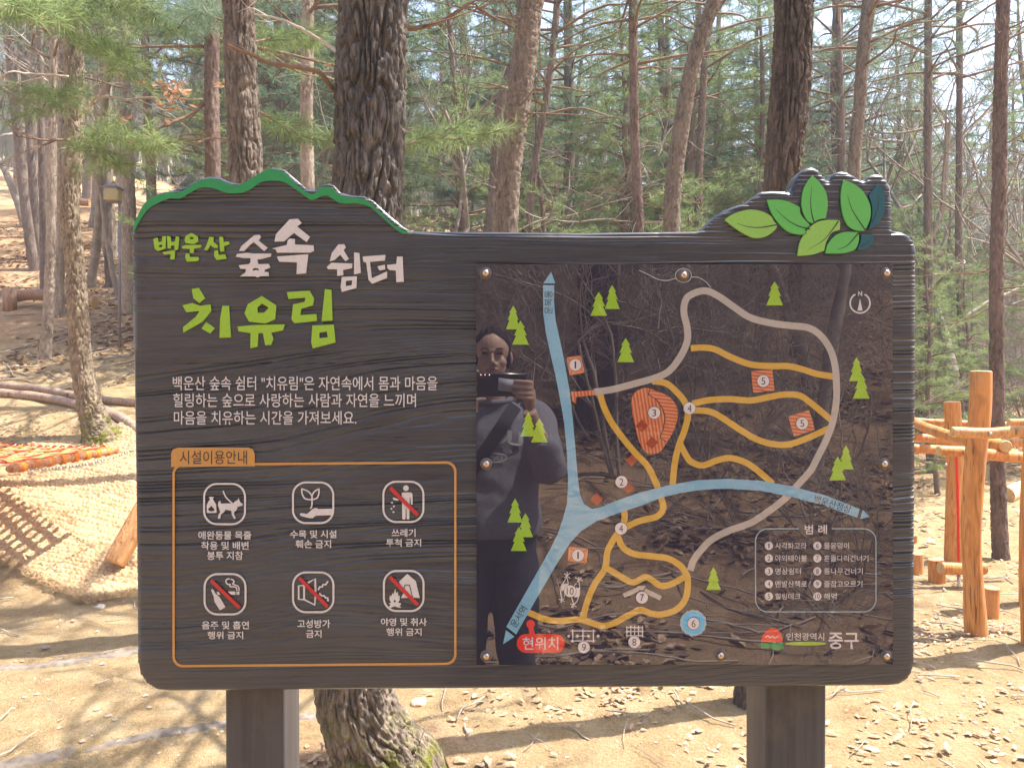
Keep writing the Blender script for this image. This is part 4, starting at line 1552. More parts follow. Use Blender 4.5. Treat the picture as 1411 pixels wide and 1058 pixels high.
log_part('rail', [at(1294, 621, 4.45), at(1330, 623, 4.45), at(1370, 627, 4.45), at(1411, 630, 4.45), at(1480, 634, 4.45)], [0.030, 0.031, 0.033, 0.033, 0.033], cf, seed=8)
log_part('rail', [at(1235, 616, 5.4), at(1262, 618, 5.4), at(1320, 621, 5.4), at(1400, 625, 5.4)], [0.033] * 4, cf, seed=9)
log_part('rail', [at(1235, 601, 5.6), at(1262, 603, 5.6), at(1335, 607, 5.6), at(1425, 611, 5.6)], [0.032] * 4, cf, seed=10)
log_part('rail', [at(1235, 579, 6.3), at(1262, 580, 6.3), at(1340, 584, 6.3), at(1430, 586, 6.3)], [0.028] * 4, cf, seed=11)
log_part('rail', [at(1391, 582, 5.6), at(1420, 582, 5.6), at(1470, 582, 5.6)], [0.03] * 3, cf, seed=12)
for px, py, Y in ((1363, 597, 4.0), (1302, 640, 5.3)):
    c = at(px, py, Y)
    mb = MB(); mb.add(*tube(np.array([c, c - [0, 0.02, 0]]), [0.011, 0.007], 10)); mb.build('bolt', STEEL, cf, True)
RED = plain('red_rope_fibre', (0.75, 0.03, 0.015), 0.6)
mb = MB()
c = catmull(np.array([at(1318, 628, 5.2), at(1320, 700, 5.2), at(1321, 774, 5.2)]), 60)
a = np.arange(60) * 0.9
for k in range(3):
    off = np.column_stack([np.cos(a + k * 2.1), np.sin(a + k * 2.1), np.zeros(60)]) * 0.005
    mb.add(*tube(c + off, 0.0055, 6))
props(mb.build('rope', RED), 'thin red rope hanging down between the two tall posts of the climbing frame', 'rope')

sh = hit(1290, 803)
YE = float(sh[1])
sE = YE / F
sb = thing('step_beam', 'short round log fixed on an upright block under the red rope', 'log step', tuple(float(v) for v in sh))
log_part('log_body', [at(1296, 782, YE - 0.15), at(1325, 783, YE - 0.15), at(1356, 783, YE - 0.15)], [8.5 * sE, 8.6 * sE, 8.8 * sE], sb, seed=13)
log_part('block', [at(1291, 812, YE), at(1291, 790, YE), at(1289, 770, YE)], [11.5 * sE, 11.5 * sE, 11 * sE], sb, seed=14, seg=8)
mb = MB(); mb.add(*tube(np.array([at(1321, 826, YE - 0.15), at(1321, 790, YE - 0.15)]), 2.3 * sE, 10)); mb.build('steel_pin', STEEL, sb, True)


def stump(label, px0, px1, ytop, ybase, seed):
    h = hit((px0 + px1) / 2, ybase)
    Y = float(h[1])
    s_ = Y / F
    t = thing('log_stump', label, 'stump', tuple(float(v) for v in h), 'upright log stumps of the playground')
    cx = (px0 + px1) / 2
    w_ = (px1 - px0) / 2 * s_
    log_part('stump_body', [at(cx - 1, ybase + 8, Y), at(cx, (ytop + ybase) / 2, Y), at(cx, ytop + 2, Y)], [w_, w_ * 0.97, w_ * 0.97], t, seed=seed, seg=12)


stump('upright log stump just right of the tall front post', 1354, 1377, 808, 850, 21)
stump('upright log stump peeping out at the right edge of the sign', 1249, 1272, 760, 790, 22)
stump('small far log stump touching the right edge of the sign', 1252, 1264, 735, 748, 23)
pp = log_obj('log', 'pale log lying on the sand beyond the climbing frame at the right picture edge', on_ground([(1385, 690), (1400, 684), (1420, 676), (1460, 668)], 0.06), 0.1, plain('pale_log', (0.66, 0.5, 0.32), 0.8), seed=6)

# ================================================================== THE SIGN
D = 1.25


def B(px, py, off=0.0):
    p = at(px, py, D)
    return np.array([p[0], p[1] - off, p[2]])


def Z(ox, oy, s, pts):
    """points read off an enlarged crop -> photograph pixels"""
    return [(ox + a / s, oy + b / s) for a, b in pts]


sign = thing('information_sign', 'large dark carved wooden board on two posts, with white and green lettering and glossy map', 'sign', (0.0, 1.33, 0.0))


def fill_mesh(name, polys, off, th=0.0, bev=0.0, back=None):
    cu = bpy.data.curves.new(name, 'CURVE')
    cu.dimensions = '2D'
    cu.fill_mode = 'BOTH' if th > 0 else 'FRONT'
    K = 0.01
    for pts in polys:
        sp = cu.splines.new('POLY')
        sp.points.add(len(pts) - 1)
        sp.use_cyclic_u = True
        for q, (a, b) in zip(sp.points, pts):
            q.co = (a * K, -b * K, 0, 1)
    if th > 0:
        cu.extrude = 1.0
        if bev > 0:
            cu.bevel_depth = bev
            cu.bevel_resolution = 2
            cu.offset = -bev
    o = bpy.data.objects.new(name, cu)
    COL.objects.link(o)
    me = eval_mesh(o, name)
    bpy.data.objects.remove(o)
    bpy.data.curves.remove(cu)
    n = len(me.vertices)
    v = np.empty(n * 3, np.float32)
    me.vertices.foreach_get('co', v)
    v = v.reshape(-1, 3).astype(float)
    px, py, z = v[:, 0] / K, -v[:, 1] / K, v[:, 2]
    return me, px, py, z


def to_board(me, px, py, off):
    d = _f[None] + _r[None] * ((px - 705.5) / F)[:, None] + _u[None] * ((529.0 - py) / F)[:, None]
    P = CAM + d * (D / d[:, 1])[:, None]
    P[:, 1] -= off
    me.vertices.foreach_set('co', P.astype(np.float32).ravel())
    me.update()


def decal(name, polys, mat, off=0.0006, th=0.0, parent=None, label=None):
    me, px, py, z = fill_mesh(name, polys, off, th)
    if th > 0:
        zz = off + np.where(z > 0, th, 0.0)
    else:
        zz = np.full(len(z), off)
    to_board(me, px, py, zz)
    me.materials.clear()
    o = link(name, me, mat, parent or sign)
    if label:
        o['label'] = label
    return o


def stroke_polys(pts, w, closed=False, smooth=True, n=None, taper=None):
    P = np.asarray(pts, float)
    if closed:
        P = np.concatenate([P, P[:1]])
    if smooth:
        P = catmull(P, n or len(P) * 8)
    T = np.gradient(P, axis=0)
    if closed:
        T[0] = T[-1] = (P[1] - P[0]) + (P[-1] - P[-2])
    T /= np.linalg.norm(T, axis=1)[:, None] + 1e-9
    N = np.stack([-T[:, 1], T[:, 0]], 1)
    ww = np.broadcast_to(np.asarray(w, float), (len(P),))[:, None] / 2
    return P + N * ww, P - N * ww


def ribbon(name, pts, w, mat, off=0.0006, parent=None, closed=False, smooth=True, th=0.0, label=None):
    A, Bb = stroke_polys(pts, w, closed, smooth)
    n = len(A)
    v = np.concatenate([A, Bb])
    i = np.arange(n - 1)
    q = np.stack([i, i + 1, i + n + 1, i + n], 1)
    d = _f[None] + _r[None] * ((v[:, 0] - 705.5) / F)[:, None] + _u[None] * ((529.0 - v[:, 1]) / F)[:, None]
    P = CAM + d * (D / d[:, 1])[:, None]
    P[:, 1] -= off
    o = link(name, mesh_np(name, P, q), mat, parent or sign)
    if label:
        o['label'] = label
    return o


def multi(name, items, mat, off, parent=None, label=None, th=0.0):
    """several strokes/polygons of one symbol in a single mesh; items: ('s', pts, w[, closed, smooth]) or ('p', [outline, holes...])"""
    mb = MB()
    for k, it in enumerate(items):
        o_ = off + 0.00003 * k
        if it[0] == 's':
            A, Bb = stroke_polys(it[1], it[2], it[3] if len(it) > 3 else False, it[4] if len(it) > 4 else True)
            n = len(A)
            v = np.concatenate([A, Bb])
            i = np.arange(n - 1)
            q = np.stack([i, i + 1, i + n + 1, i + n], 1)
            d = _f[None] + _r[None] * ((v[:, 0] - 705.5) / F)[:, None] + _u[None] * ((529.0 - v[:, 1]) / F)[:, None]
            P = CAM + d * (D / d[:, 1])[:, None]
            P[:, 1] -= o_
            mb.add(P, q)
        else:
            me, px, py, z = fill_mesh('t', it[1], o_)
            to_board(me, px, py, o_)
            v = np.array([x.co for x in me.vertices])
            me.calc_loop_triangles()
            t = np.array([x.vertices for x in me.loop_triangles])
            mb.add(v, t)
            bpy.data.meshes.remove(me)
    o = mb.build(name, mat, parent or sign)
    if label:
        o['label'] = label
    return o


FONT_CU = bpy.data.curves.new('lettering', 'FONT')
FONT_O = bpy.data.objects.new('lettering_source', FONT_CU)
COL.objects.link(FONT_O)


def text(body, bbox, mat, off=0.0008, bold=0.0, rot=0.0, parent=None, label=None, name='lettering', th=0.0):
    """bbox px x0, y0, x1, y1 of the inked area before rotation by rot degrees about its centre"""
    FONT_CU.body = body
    FONT_CU.fill_mode = 'FRONT'
    me0 = eval_mesh(FONT_O, 'glyphs')
    n = len(me0.vertices)
    v = np.empty(n * 3, np.float32)
    me0.vertices.foreach_get('co', v)
    v = v.reshape(-1, 3).astype(float)
    me0.calc_loop_triangles()
    T0 = np.array([t.vertices for t in me0.loop_triangles])
    bpy.data.meshes.remove(me0)
    x0, y0, x1, y1 = bbox
    mn, mxx = v.min(0), v.max(0)
    # heavier lettering: the same glyphs laid again a hair's breadth aside
    bw = bold * 11.0
    sh = [(0, 0)] if bold <= 0 else [(-bw, 0), (bw, 0), (0, bw), (0, -bw), (0, 0)]
    x0, x1, y0, y1 = x0 + bw, x1 - bw, y0 + bw, y1 - bw
    bx = x0 + (v[:, 0] - mn[0]) / (mxx[0] - mn[0]) * (x1 - x0)
    by = y1 - (v[:, 1] - mn[1]) / (mxx[1] - mn[1]) * (y1 - y0)
    px = np.concatenate([bx + s[0] for s in sh])
    py = np.concatenate([by + s[1] for s in sh])
    lay = np.repeat(np.arange(len(sh)), n) * 0.00002
    me = mesh_np(name, np.zeros((n * len(sh), 3)), np.concatenate([T0 + k * n for k in range(len(sh))]))
    me.flip_normals()
    v = np.zeros((n * len(sh), 3))
    if rot:
        cx, cy = (x0 + x1) / 2, (y0 + y1) / 2
        a = math.radians(rot)
        dx, dy = px - cx, py - cy
        px, py = cx + dx * math.cos(a) + dy * math.sin(a), cy - dx * math.sin(a) + dy * math.cos(a)
    zz = off + lay
    to_board(me, px, py, zz)
    me.materials.clear()
    o = link(name, me, mat, parent or sign)
    if label:
        o['label'] = label
    return o


def rrect(x0, y0, x1, y1, r, k=6):
    out = []
    for cx, cy, a0 in ((x1 - r, y0 + r, -90), (x1 - r, y1 - r, 0), (x0 + r, y1 - r, 90), (x0 + r, y0 + r, 180)):
        for i in range(k + 1):
            a = math.radians(a0 + 90 * i / k)
            out.append((cx + r * math.cos(a), cy + r * math.sin(a)))
    return out


def circ(cx, cy, r, k=28):
    return [(cx + r * math.cos(2 * math.pi * i / k), cy + r * math.sin(2 * math.pi * i / k)) for i in range(k)]


# ---- sign materials
def board_mat():
    m = Mat('charcoal_brushed_wood', 0.33, 0.5)
    fib = m.noise(m.coord((6, 1, 160)), 2.0, 4, 0.65)
    c = m.ramp(fib, [(0.35, (0.022, 0.025, 0.037)), (0.65, (0.040, 0.043, 0.059))])
    dust = m.noise(m.coord((2, 1, 5)), 2.2, 4, 0.6)
    c = m.mix(m.ramp(dust, [(0.45, 0.0), (0.75, 0.25)]), c, (0.115, 0.11, 0.115))
    m.color(c)
    m.b.inputs['Coat Weight'].default_value = 0.55
    m.b.inputs['Coat IOR'].default_value = 1.6
    m.b.inputs['Coat Roughness'].default_value = 0.14
    m.bump(m.noise(m.coord((14, 1, 300)), 2.0, 3, 0.6), 0.0006, 0.6)
    m.l(m.ramp(fib, [(0.3, 0.26), (0.7, 0.42)]), m.b.inputs['Roughness'])
    return m.m


def print_mat(name, c, gloss=False, var=0.06, hatch=None):
    m = Mat(name, 0.10 if gloss else 0.5, 0.5, 1.5)
    f = m.noise(m.coord(), 260, 2)
    col = m.ramp(f, [(0.3, tuple(x * (1 - var) for x in c)), (0.7, tuple(min(1, x * (1 + var)) for x in c))])
    if hatch:
        wv = m.nt.nodes.new('ShaderNodeTexWave')
        wv.bands_direction = 'X'
        wv.inputs['Scale'].default_value = hatch[0]
        m.l(m.coord(rot=(0, hatch[1], 0)), wv.inputs[0])
        col = m.mix(m.ramp(wv.outputs['Fac'], [(0.35, 0.0), (0.6, 1.0)]), col, hatch[2])
    m.color(col)
    if gloss:
        coat(m)
    return m.m


def coat(m):
    """clear film over the print: a glossy top coat with faint waviness"""
    m.b.inputs['Roughness'].default_value = 0.6
    m.b.inputs['Specular IOR Level'].default_value = 0.0
    m.b.inputs['Coat Weight'].default_value = 1.0
    m.b.inputs['Coat Roughness'].default_value = 0.0
    m.b.inputs['Coat IOR'].default_value = 2.05
    b = m.n('ShaderNodeBump')
    b.inputs['Distance'].default_value = 0.00012
    m.l(m.noise(m.coord(), 9, 2), b.inputs['Height'])
    m.l(b.outputs[0], m.b.inputs['Coat Normal'])


WHITE = print_mat('white_vinyl', (0.62, 0.585, 0.585))
LIME = print_mat('lime_green_vinyl', (0.29, 0.50, 0.035))
GREEN = print_mat('ridge_green_vinyl', (0.025, 0.27, 0.085))
LEAF_L = print_mat('light_leaf_green', (0.25, 0.49, 0.09))
LEAF_M = print_mat('mid_leaf_green', (0.11, 0.44, 0.09))
LEAF_T = print_mat('teal_leaf', (0.012, 0.10, 0.13))
VEIN = print_mat('leaf_gap_dark', (0.022, 0.03, 0.028))
OCHRE = print_mat('ochre_frame', (0.53, 0.27, 0.075))
REDV = print_mat('red_bar', (0.52, 0.03, 0.03))
DARKT = print_mat('dark_brown_print', (0.06, 0.04, 0.035))
G_BASE = Mat('glossy_black_film'); G_BASE.color((0.028, 0.026, 0.045)); coat(G_BASE); G_BASE = G_BASE.m
G_BLUE = print_mat('map_blue', (0.20, 0.40, 0.55), True)
G_GREY = print_mat('map_grey', (0.40, 0.36, 0.33), True)
G_YEL = print_mat('map_yellow', (0.55, 0.33, 0.05), True)
G_LIME = print_mat('map_lime', (0.28, 0.47, 0.03), True)
G_ORG = print_mat('map_orange', (0.60, 0.22, 0.10), True, hatch=(55, 0.15, (0.42, 0.10, 0.05)))
G_ORG2 = print_mat('map_orange_plain', (0.62, 0.23, 0.11), True)
G_ORG3 = print_mat('map_orange_hatch', (0.60, 0.22, 0.10), True, hatch=(55, 1.45, (0.42, 0.10, 0.05)))
G_RUST = print_mat('map_rust', (0.30, 0.05, 0.025), True)
G_RED = print_mat('map_red', (0.68, 0.045, 0.03), True)
G_WHT = print_mat('map_white', (0.60, 0.56, 0.58), True)
G_DRK = print_mat('map_dark_digit', (0.05, 0.045, 0.055), True)
G_CYN = print_mat('map_cyan', (0.08, 0.42, 0.72), True)
G_FRM = print_mat('map_pale_blue_line', (0.28, 0.40, 0.45), True)
G_GRN = print_mat('map_green', (0.03, 0.25, 0.08), True)
POST = Mat('charcoal_post', 0.5, 0.5)
_g = POST.noise(POST.coord((1, 1, 0.05)), 60, 4, 0.6)
_s = POST.noise(POST.coord((1, 1, 0.6)), 9, 5, 0.7)
POST.color(POST.mix(POST.ramp(_s, [(0.5, 0.0), (0.72, 0.4)]), POST.ramp(_g, [(0.35, (0.045, 0.042, 0.048)), (0.65, (0.075, 0.070, 0.078))]), (0.16, 0.135, 0.11)))
POST.bump(_g, 0.0012, 0.8)
POST = POST.m

# ---- the board
z1 = lambda p: Z(170, 220, 3.1356, p)
z7 = lambda p: Z(940, 210, 4.031, p)
left_top = z1([(30, 320), (38, 285), (55, 245), (80, 195), (110, 162), (150, 142), (210, 127), (260, 116), (310, 87), (360, 69), (410, 71), (445, 88), (485, 100), (520, 98), (560, 77), (600, 46), (650, 28), (695, 40), (740, 80), (785, 118), (820, 128), (850, 110), (880, 99), (908, 108), (935, 138), (985, 150), (1040, 155), (1080, 175), (1130, 222), (1180, 265), (1215, 292), (1245, 306)])
right_top = z7([(90, 436), (115, 425), (140, 400), (185, 352), (240, 317), (310, 290), (365, 275), (385, 255), (440, 216), (500, 211), (575, 215), (603, 225), (618, 185), (635, 145), (660, 108), (690, 86), (725, 79), (762, 95), (795, 135), (815, 163), (832, 132), (850, 112), (880, 103), (920, 107), (960, 127), (1000, 155), (1013, 160), (1030, 140), (1052, 123), (1080, 117), (1118, 124), (1148, 160), (1165, 205), (1172, 300), (1173, 425), (1182, 436), (1235, 442), (1272, 465), (1298, 500), (1306, 545)])
outline = list(left_top) + [(620, 318.5), (800, 320.5)] + list(right_top)
outline += [(1264, 400), (1263, 600), (1262, 800), (1262, 912), (1259, 926), (1252, 937), (1241, 943.5), (1228, 945.5), (1000, 947), (700, 949), (400, 951.5), (232, 953), (214, 951), (200, 942), (191, 929), (188, 913), (187, 800), (184, 600), (181, 400)]
outline = [o for o in outline]
# smooth the traced curve a little
oa = np.array(outline)
me, px, py, z = fill_mesh('board', [outline], 0.0, 1.0, 0.035)
THK = 0.038
zt = np.clip((1 + 0.035 - z) / 2.07, 0, 1)
sel = z > 0
offz = -0.0042 + np.where(sel, -(1.035 - z) / 0.035 * 0.0042 / 1.0, -THK + (z + 1.035) / 0.035 * 0.0042)
# z runs -1.035..1.035: bevel rings keep their rounding, the straight wall joins them
to_board(me, px, py, offz)
me.materials.clear()
BOARD_M = board_mat()
link('board', me, BOARD_M, sign)


def board_relief():
    O = np.array([B(x, y)[[0, 2]] for x, y in outline])
    x0, x1, z0, z1_ = O[:, 0].min(), O[:, 0].max(), O[:, 1].min(), O[:, 1].max()
    xs = np.arange(x0 - 0.002, x1 + 0.004, 0.0046)
    zs = np.arange(z0 - 0.002, z1_ + 0.002, 0.00062)
    X, Zz = np.meshgrid(xs, zs)
    # signed distance to the outline
    sd = np.full(X.shape, 9.0)
    ins = np.zeros(X.shape, bool)
    n = len(O)
    for i in range(n):
        p, q = O[i], O[(i + 1) % n]
        e_ = q - p
        t = np.clip(((X - p[0]) * e_[0] + (Zz - p[1]) * e_[1]) / (e_ @ e_ + 1e-12), 0, 1)
        dd = (X - p[0] - t * e_[0]) ** 2 + (Zz - p[1] - t * e_[1]) ** 2
        sd = np.minimum(sd, dd)
        cr = ((p[1] > Zz) != (q[1] > Zz)) & (X < (q[0] - p[0]) * (Zz - p[1]) / (q[1] - p[1] + 1e-12) + p[0])
        ins ^= cr
    sd = np.sqrt(sd) * np.where(ins, 1, -1)
    low = np.clip((1.60 - Zz) / 0.12, 0, 1)
    warp = 1.2 * vnoise(X * 1.7, Zz * 4.0, 0, 901) * (0.5 + 7.5 * low) + 0.6 * vnoise(X * 6, Zz * 20, 0, 902) + 2.5 * low * vnoise(X * 4, Zz * 9, 0, 905)
    u = Zz * 150 + warp + 0.9 * vnoise(X * 1.0, Zz * 55, 0, 908) + 0.25 * vnoise(X * 7, Zz * 90, 0, 909)
    fl = np.floor(u)
    t = u - fl
    # every rib overhangs the next: gentle face, then a sharp ledge that faces up
    A = np.clip(0.62 + 0.9 * vnoise(X * 1.6, fl * 0.83, 0, 903), 0.05, 1.15)
    amp = np.clip(0.72 + 0.9 * vnoise(X * 0.9, Zz * 11, 0, 907), 0.25, 1.0)
    amp *= 1 - 0.7 * np.exp(-((Zz - B(700, 468)[2] - 0.02 * vnoise(X * 3, 0, 0, 9)) / 0.018) ** 2)
    amp *= 1 - 0.6 * np.exp(-((Zz - B(700, 935)[2]) / 0.014) ** 2)
    w_ = 0.26
    Ab = np.clip(0.62 + 0.9 * vnoise(X * 1.6, (fl - 1) * 0.83, 0, 903), 0.05, 1.15)
    prof = np.where(t < w_, -A * (t / w_) ** 0.8, -A * ((1 - t) / (1 - w_)) ** 1.6)
    n3 = vnoise(X * 12, Zz * 700, 0, 906)
    offs = 0.0004 + 0.0030 * prof * amp - 0.00022 * (1 + n3)
    # faint vertical saw marks crossing the ribs near the top
    for k, xv in enumerate((0.02, 0.10, 0.31, 0.345, 0.66, 0.94, 1.0, 0.53)):
        xx = x0 + (x1 - x0) * xv
        offs -= 0.0006 * np.exp(-((X - xx - 0.004 * vnoise(Zz * 20, k, 0, 9)) / 0.004) ** 2) * np.clip((Zz - 1.55) / 0.1, 0, 1)
    seam = B(700, 501)[2] + 0.0004 * vnoise(X * 12, 0, 0, 77)
    offs -= 0.0016 * np.exp(-((Zz - seam) / 0.0007) ** 2)
    edge = np.clip(sd / 0.0065, -0.5, 1)
    offs = offs - 0.0052 * (1 - edge) ** 2
    keep = sd > 0.0004
    k4 = keep[:-1, :-1] & keep[1:, :-1] & keep[:-1, 1:] & keep[1:, 1:]
    # nothing shows under the map panel
    pa, pb = B(662, 371), B(1223, 908)
    inner = (X > pa[0]) & (X < pb[0]) & (Zz < pa[2]) & (Zz > pb[2])
    k4 &= ~(inner[:-1, :-1] & inner[1:, 1:])
    nx = len(xs)
    ii = np.arange(X.size).reshape(X.shape)
    q = np.stack([ii[:-1, :-1], ii[:-1, 1:], ii[1:, 1:], ii[1:, :-1]], -1)[k4]
    us = np.unique(q)
    mp = np.zeros(X.size, np.int64)
    mp[us] = np.arange(len(us))
    P = np.stack([X, D - offs, Zz], -1).reshape(-1, 3)[us]
    link('carved_face', mesh_np('carved_face', P, mp[q], True), BOARD_M, sign)


board_relief()

# posts
for xa, xb, xc in ((310, 393, 412), (1056, 1139, 1033)):
    y0 = D + THK + 0.002
    a, b = at(xa, 1000, y0), at(xb, 1000, y0)
    c = (a[0] + b[0]) / 2
    wd = b[0] - a[0]
    zt_ = B(0, 420)[2]
    mb = MB()
    mb.add(*box((c, y0 + 0.052, (zt_ - 0.35) / 2), (wd, 0.104, zt_ + 0.35)))
    bevel(mb.build('post', POST, sign), 0.006, 3)

# ---- ridge trim and carved leaf emblem
ridge_up = z1([(42, 312), (60, 252), (100, 182), (150, 155), (205, 142), (235, 145), (270, 130), (320, 96), (380, 82), (430, 95), (470, 110), (500, 110), (550, 85), (610, 50), (650, 42), (700, 60), (750, 110), (800, 145), (825, 148), (850, 126), (880, 118), (905, 126), (940, 157), (990, 165), (1040, 172), (1080, 198), (1130, 248), (1180, 290), (1248, 324)])
ridge_lo = z1([(1205, 321), (1165, 292), (1110, 243), (1065, 205), (1010, 191), (940, 190), (905, 170), (880, 157), (855, 160), (820, 175), (795, 166), (745, 130), (700, 101), (660, 93), (600, 98), (550, 130), (510, 145), (460, 147), (420, 136), (380, 123), (330, 125), (290, 145), (245, 170), (200, 170), (140, 195), (105, 220), (75, 262), (50, 308)])
up = catmull(np.array(ridge_up), 120)
lo = catmull(np.array(ridge_lo), 120)
decal('ridge_trim', [list(map(tuple, up)) + list(map(tuple, lo))], GREEN, 0.0006, 0.0012)


def smooth_closed(pts, corners=()):
    """rounds a traced outline but keeps the listed corner indices sharp"""
    pts = np.array(pts)
    n = len(pts)
    cs = sorted(corners) or [0]
    out = []
    for a, b in zip(cs, cs[1:] + [cs[0] + n]):
        seg = pts[[i % n for i in range(a, b + 1)]]
        c = catmull(seg, max(3, 5 * (len(seg) - 1)))
        out += list(map(tuple, c[:-1]))
    return out


LV = [
    ([(232, 378), (280, 345), (360, 322), (430, 328), (485, 355), (508, 390), (525, 404), (512, 432), (470, 465), (420, 478), (370, 470), (300, 430)], (0, 6), LEAF_L, [(300, 398), (360, 415), (430, 420), (525, 404)]),
    ([(467, 267), (540, 267), (600, 283), (648, 308), (655, 350), (705, 408), (678, 430), (688, 455), (640, 459), (580, 440), (530, 395), (490, 335)], (0, 3, 5, 7), LEAF_M, [(515, 318), (570, 370), (630, 408), (705, 430)]),
    ([(720, 132), (762, 175), (795, 230), (803, 300), (792, 368), (755, 375), (735, 385), (718, 398), (690, 380), (665, 330), (658, 280), (668, 215), (690, 170)], (0, 4, 7), LEAF_M, [(715, 195), (708, 270), (714, 340), (728, 395)]),
    ([(635, 577), (650, 500), (690, 435), (740, 392), (800, 378), (862, 380), (872, 395), (870, 432), (825, 450), (795, 500), (783, 548), (720, 570)], (0, 6, 7, 10), LEAF_L, [(700, 540), (780, 490), (830, 430), (862, 385)]),
    ([(790, 563), (805, 510), (850, 462), (900, 445), (972, 447), (976, 490), (955, 540), (900, 560), (850, 563)], (0, 4), LEAF_M, [(855, 542), (910, 520), (972, 452)]),
    ([(893, 157), (950, 180), (1000, 222), (1035, 285), (1042, 345), (1030, 395), (1008, 438), (960, 435), (915, 408), (888, 350), (877, 270), (880, 205)], (0, 6), LEAF_M, [(912, 242), (935, 315), (970, 375), (1015, 440)]),
    ([(1085, 178), (1113, 215), (1122, 290), (1108, 360), (1075, 405), (1028, 433), (1045, 385), (1050, 310), (1032, 240)], (0, 5, 8), LEAF_T, [(1085, 235), (1080, 310), (1050, 395)]),
    ([(990, 462), (1055, 458), (1056, 495), (1035, 525), (1000, 540), (968, 542), (985, 500)], (0, 1, 5), LEAF_T, [(1055, 465), (1020, 505), (985, 525)]),
]
for k, (pts, cs, mt, vein) in enumerate(LV):
    o = decal('carved_leaf', [smooth_closed(z7(pts), cs)], mt, 0.0006, 0.003)
    vp = z7(vein)
    A, Bb = stroke_polys(vp, np.concatenate([np.linspace(0.4, 1.9, len(vp) * 8)]))
    poly = list(map(tuple, A)) + list(map(tuple, Bb[::-1]))
    decal('vein', [poly], VEIN, 0.00375, 0.0, o)

# ---- hand-cut title lettering
zt_ = lambda p: Z(200, 300, 7.055, p)
S7 = [
    [[(85, 210), (125, 195), (135, 240), (170, 235), (172, 185), (208, 182), (205, 300), (130, 328), (100, 305)], [(140, 270), (175, 265), (172, 288), (146, 293)]],
    [[(218, 182), (250, 185), (258, 240), (298, 235), (305, 185), (335, 190), (325, 315), (295, 318), (290, 270), (255, 275), (258, 300), (225, 300)]],
    [[(175, 338), (295, 318), (290, 408), (250, 408), (255, 355), (190, 360)]],
    [[(455, 152), (515, 185), (520, 235), (480, 260), (400, 250), (388, 220), (400, 180)], [(435, 200), (455, 190), (480, 200), (470, 212), (445, 212)]],
    [[(362, 285), (400, 270), (550, 268), (545, 290), (480, 305), (478, 345), (440, 345), (440, 305), (370, 302)]],
    [[(400, 350), (435, 350), (440, 385), (520, 385), (530, 410), (510, 425), (410, 430), (395, 390)]],
    [[(630, 190), (670, 192), (668, 235), (712, 275), (705, 300), (665, 290), (640, 270), (612, 320), (578, 315), (600, 275)]],
    [[(725, 190), (762, 190), (765, 240), (815, 235), (825, 260), (770, 280), (775, 330), (735, 332)]],
    [[(678, 325), (712, 320), (718, 365), (780, 360), (798, 400), (700, 415), (675, 375)]],
]
for g in S7:
    decal('title_stroke', [zt_(p) for p in g], LIME, 0.0006, 0.0022)
W7 = [
    [[(1065, 175), (1115, 170), (1130, 190), (1105, 225), (1195, 295), (1160, 328), (1060, 240), (1020, 270), (965, 328), (918, 325), (940, 280)]],
    [[(885, 380), (900, 355), (1000, 345), (1060, 352), (1228, 352), (1225, 380), (1120, 408), (1095, 405), (1102, 455), (1205, 452), (1220, 485), (1165, 510), (1162, 530), (1200, 530), (1208, 570), (1125, 570), (1095, 585), (1075, 572), (925, 572), (980, 535), (985, 500), (930, 498), (915, 465), (1010, 455), (1028, 440), (1030, 395), (960, 395)], [(1050, 500), (1070, 492), (1105, 495), (1108, 520), (1085, 510), (1050, 520)]],
]
for g in W7:
    decal('title_stroke', [zt_(p) for p in g], WHITE, 0.0006, 0.0022)
W1 = [
    [[(720, 260), (755, 257), (772, 275), (752, 290), (808, 335), (792, 357), (738, 318), (695, 355), (655, 355), (660, 325)]],
    [[(712, 350), (722, 342), (742, 345), (742, 368), (822, 372), (825, 395), (808, 403), (665, 403), (660, 390), (645, 385), (708, 370)]],
    [[(665, 420), (800, 410), (790, 492), (750, 495), (752, 445), (675, 442)]],
    [[(930, 368), (955, 367), (962, 380), (952, 392), (975, 430), (960, 440), (938, 412), (912, 435), (893, 440), (902, 405)]],
    [[(880, 465), (900, 447), (990, 450), (988, 470), (950, 478), (952, 500), (925, 503), (925, 475), (885, 474)]],
    [[(998, 402), (1020, 405), (1027, 490), (998, 497)]],
    [[(945, 508), (1010, 505), (1008, 555), (945, 572), (940, 550)], [(962, 525), (990, 522), (988, 543), (962, 548)]],
    [[(1035, 420), (1133, 413), (1130, 437), (1066, 443), (1074, 513), (1083, 510), (1140, 484), (1140, 512), (1075, 537), (1060, 520), (1050, 445), (1038, 442)]],
    [[(1098, 462), (1130, 455), (1132, 475), (1108, 480)]],
    [[(1142, 470), (1140, 456), (1180, 452), (1183, 420), (1207, 420), (1212, 528), (1180, 530), (1178, 480), (1150, 478)]],
]
for g in W1:
    decal('title_stroke', [z1(p) for p in g], WHITE, 0.0006, 0.0022)
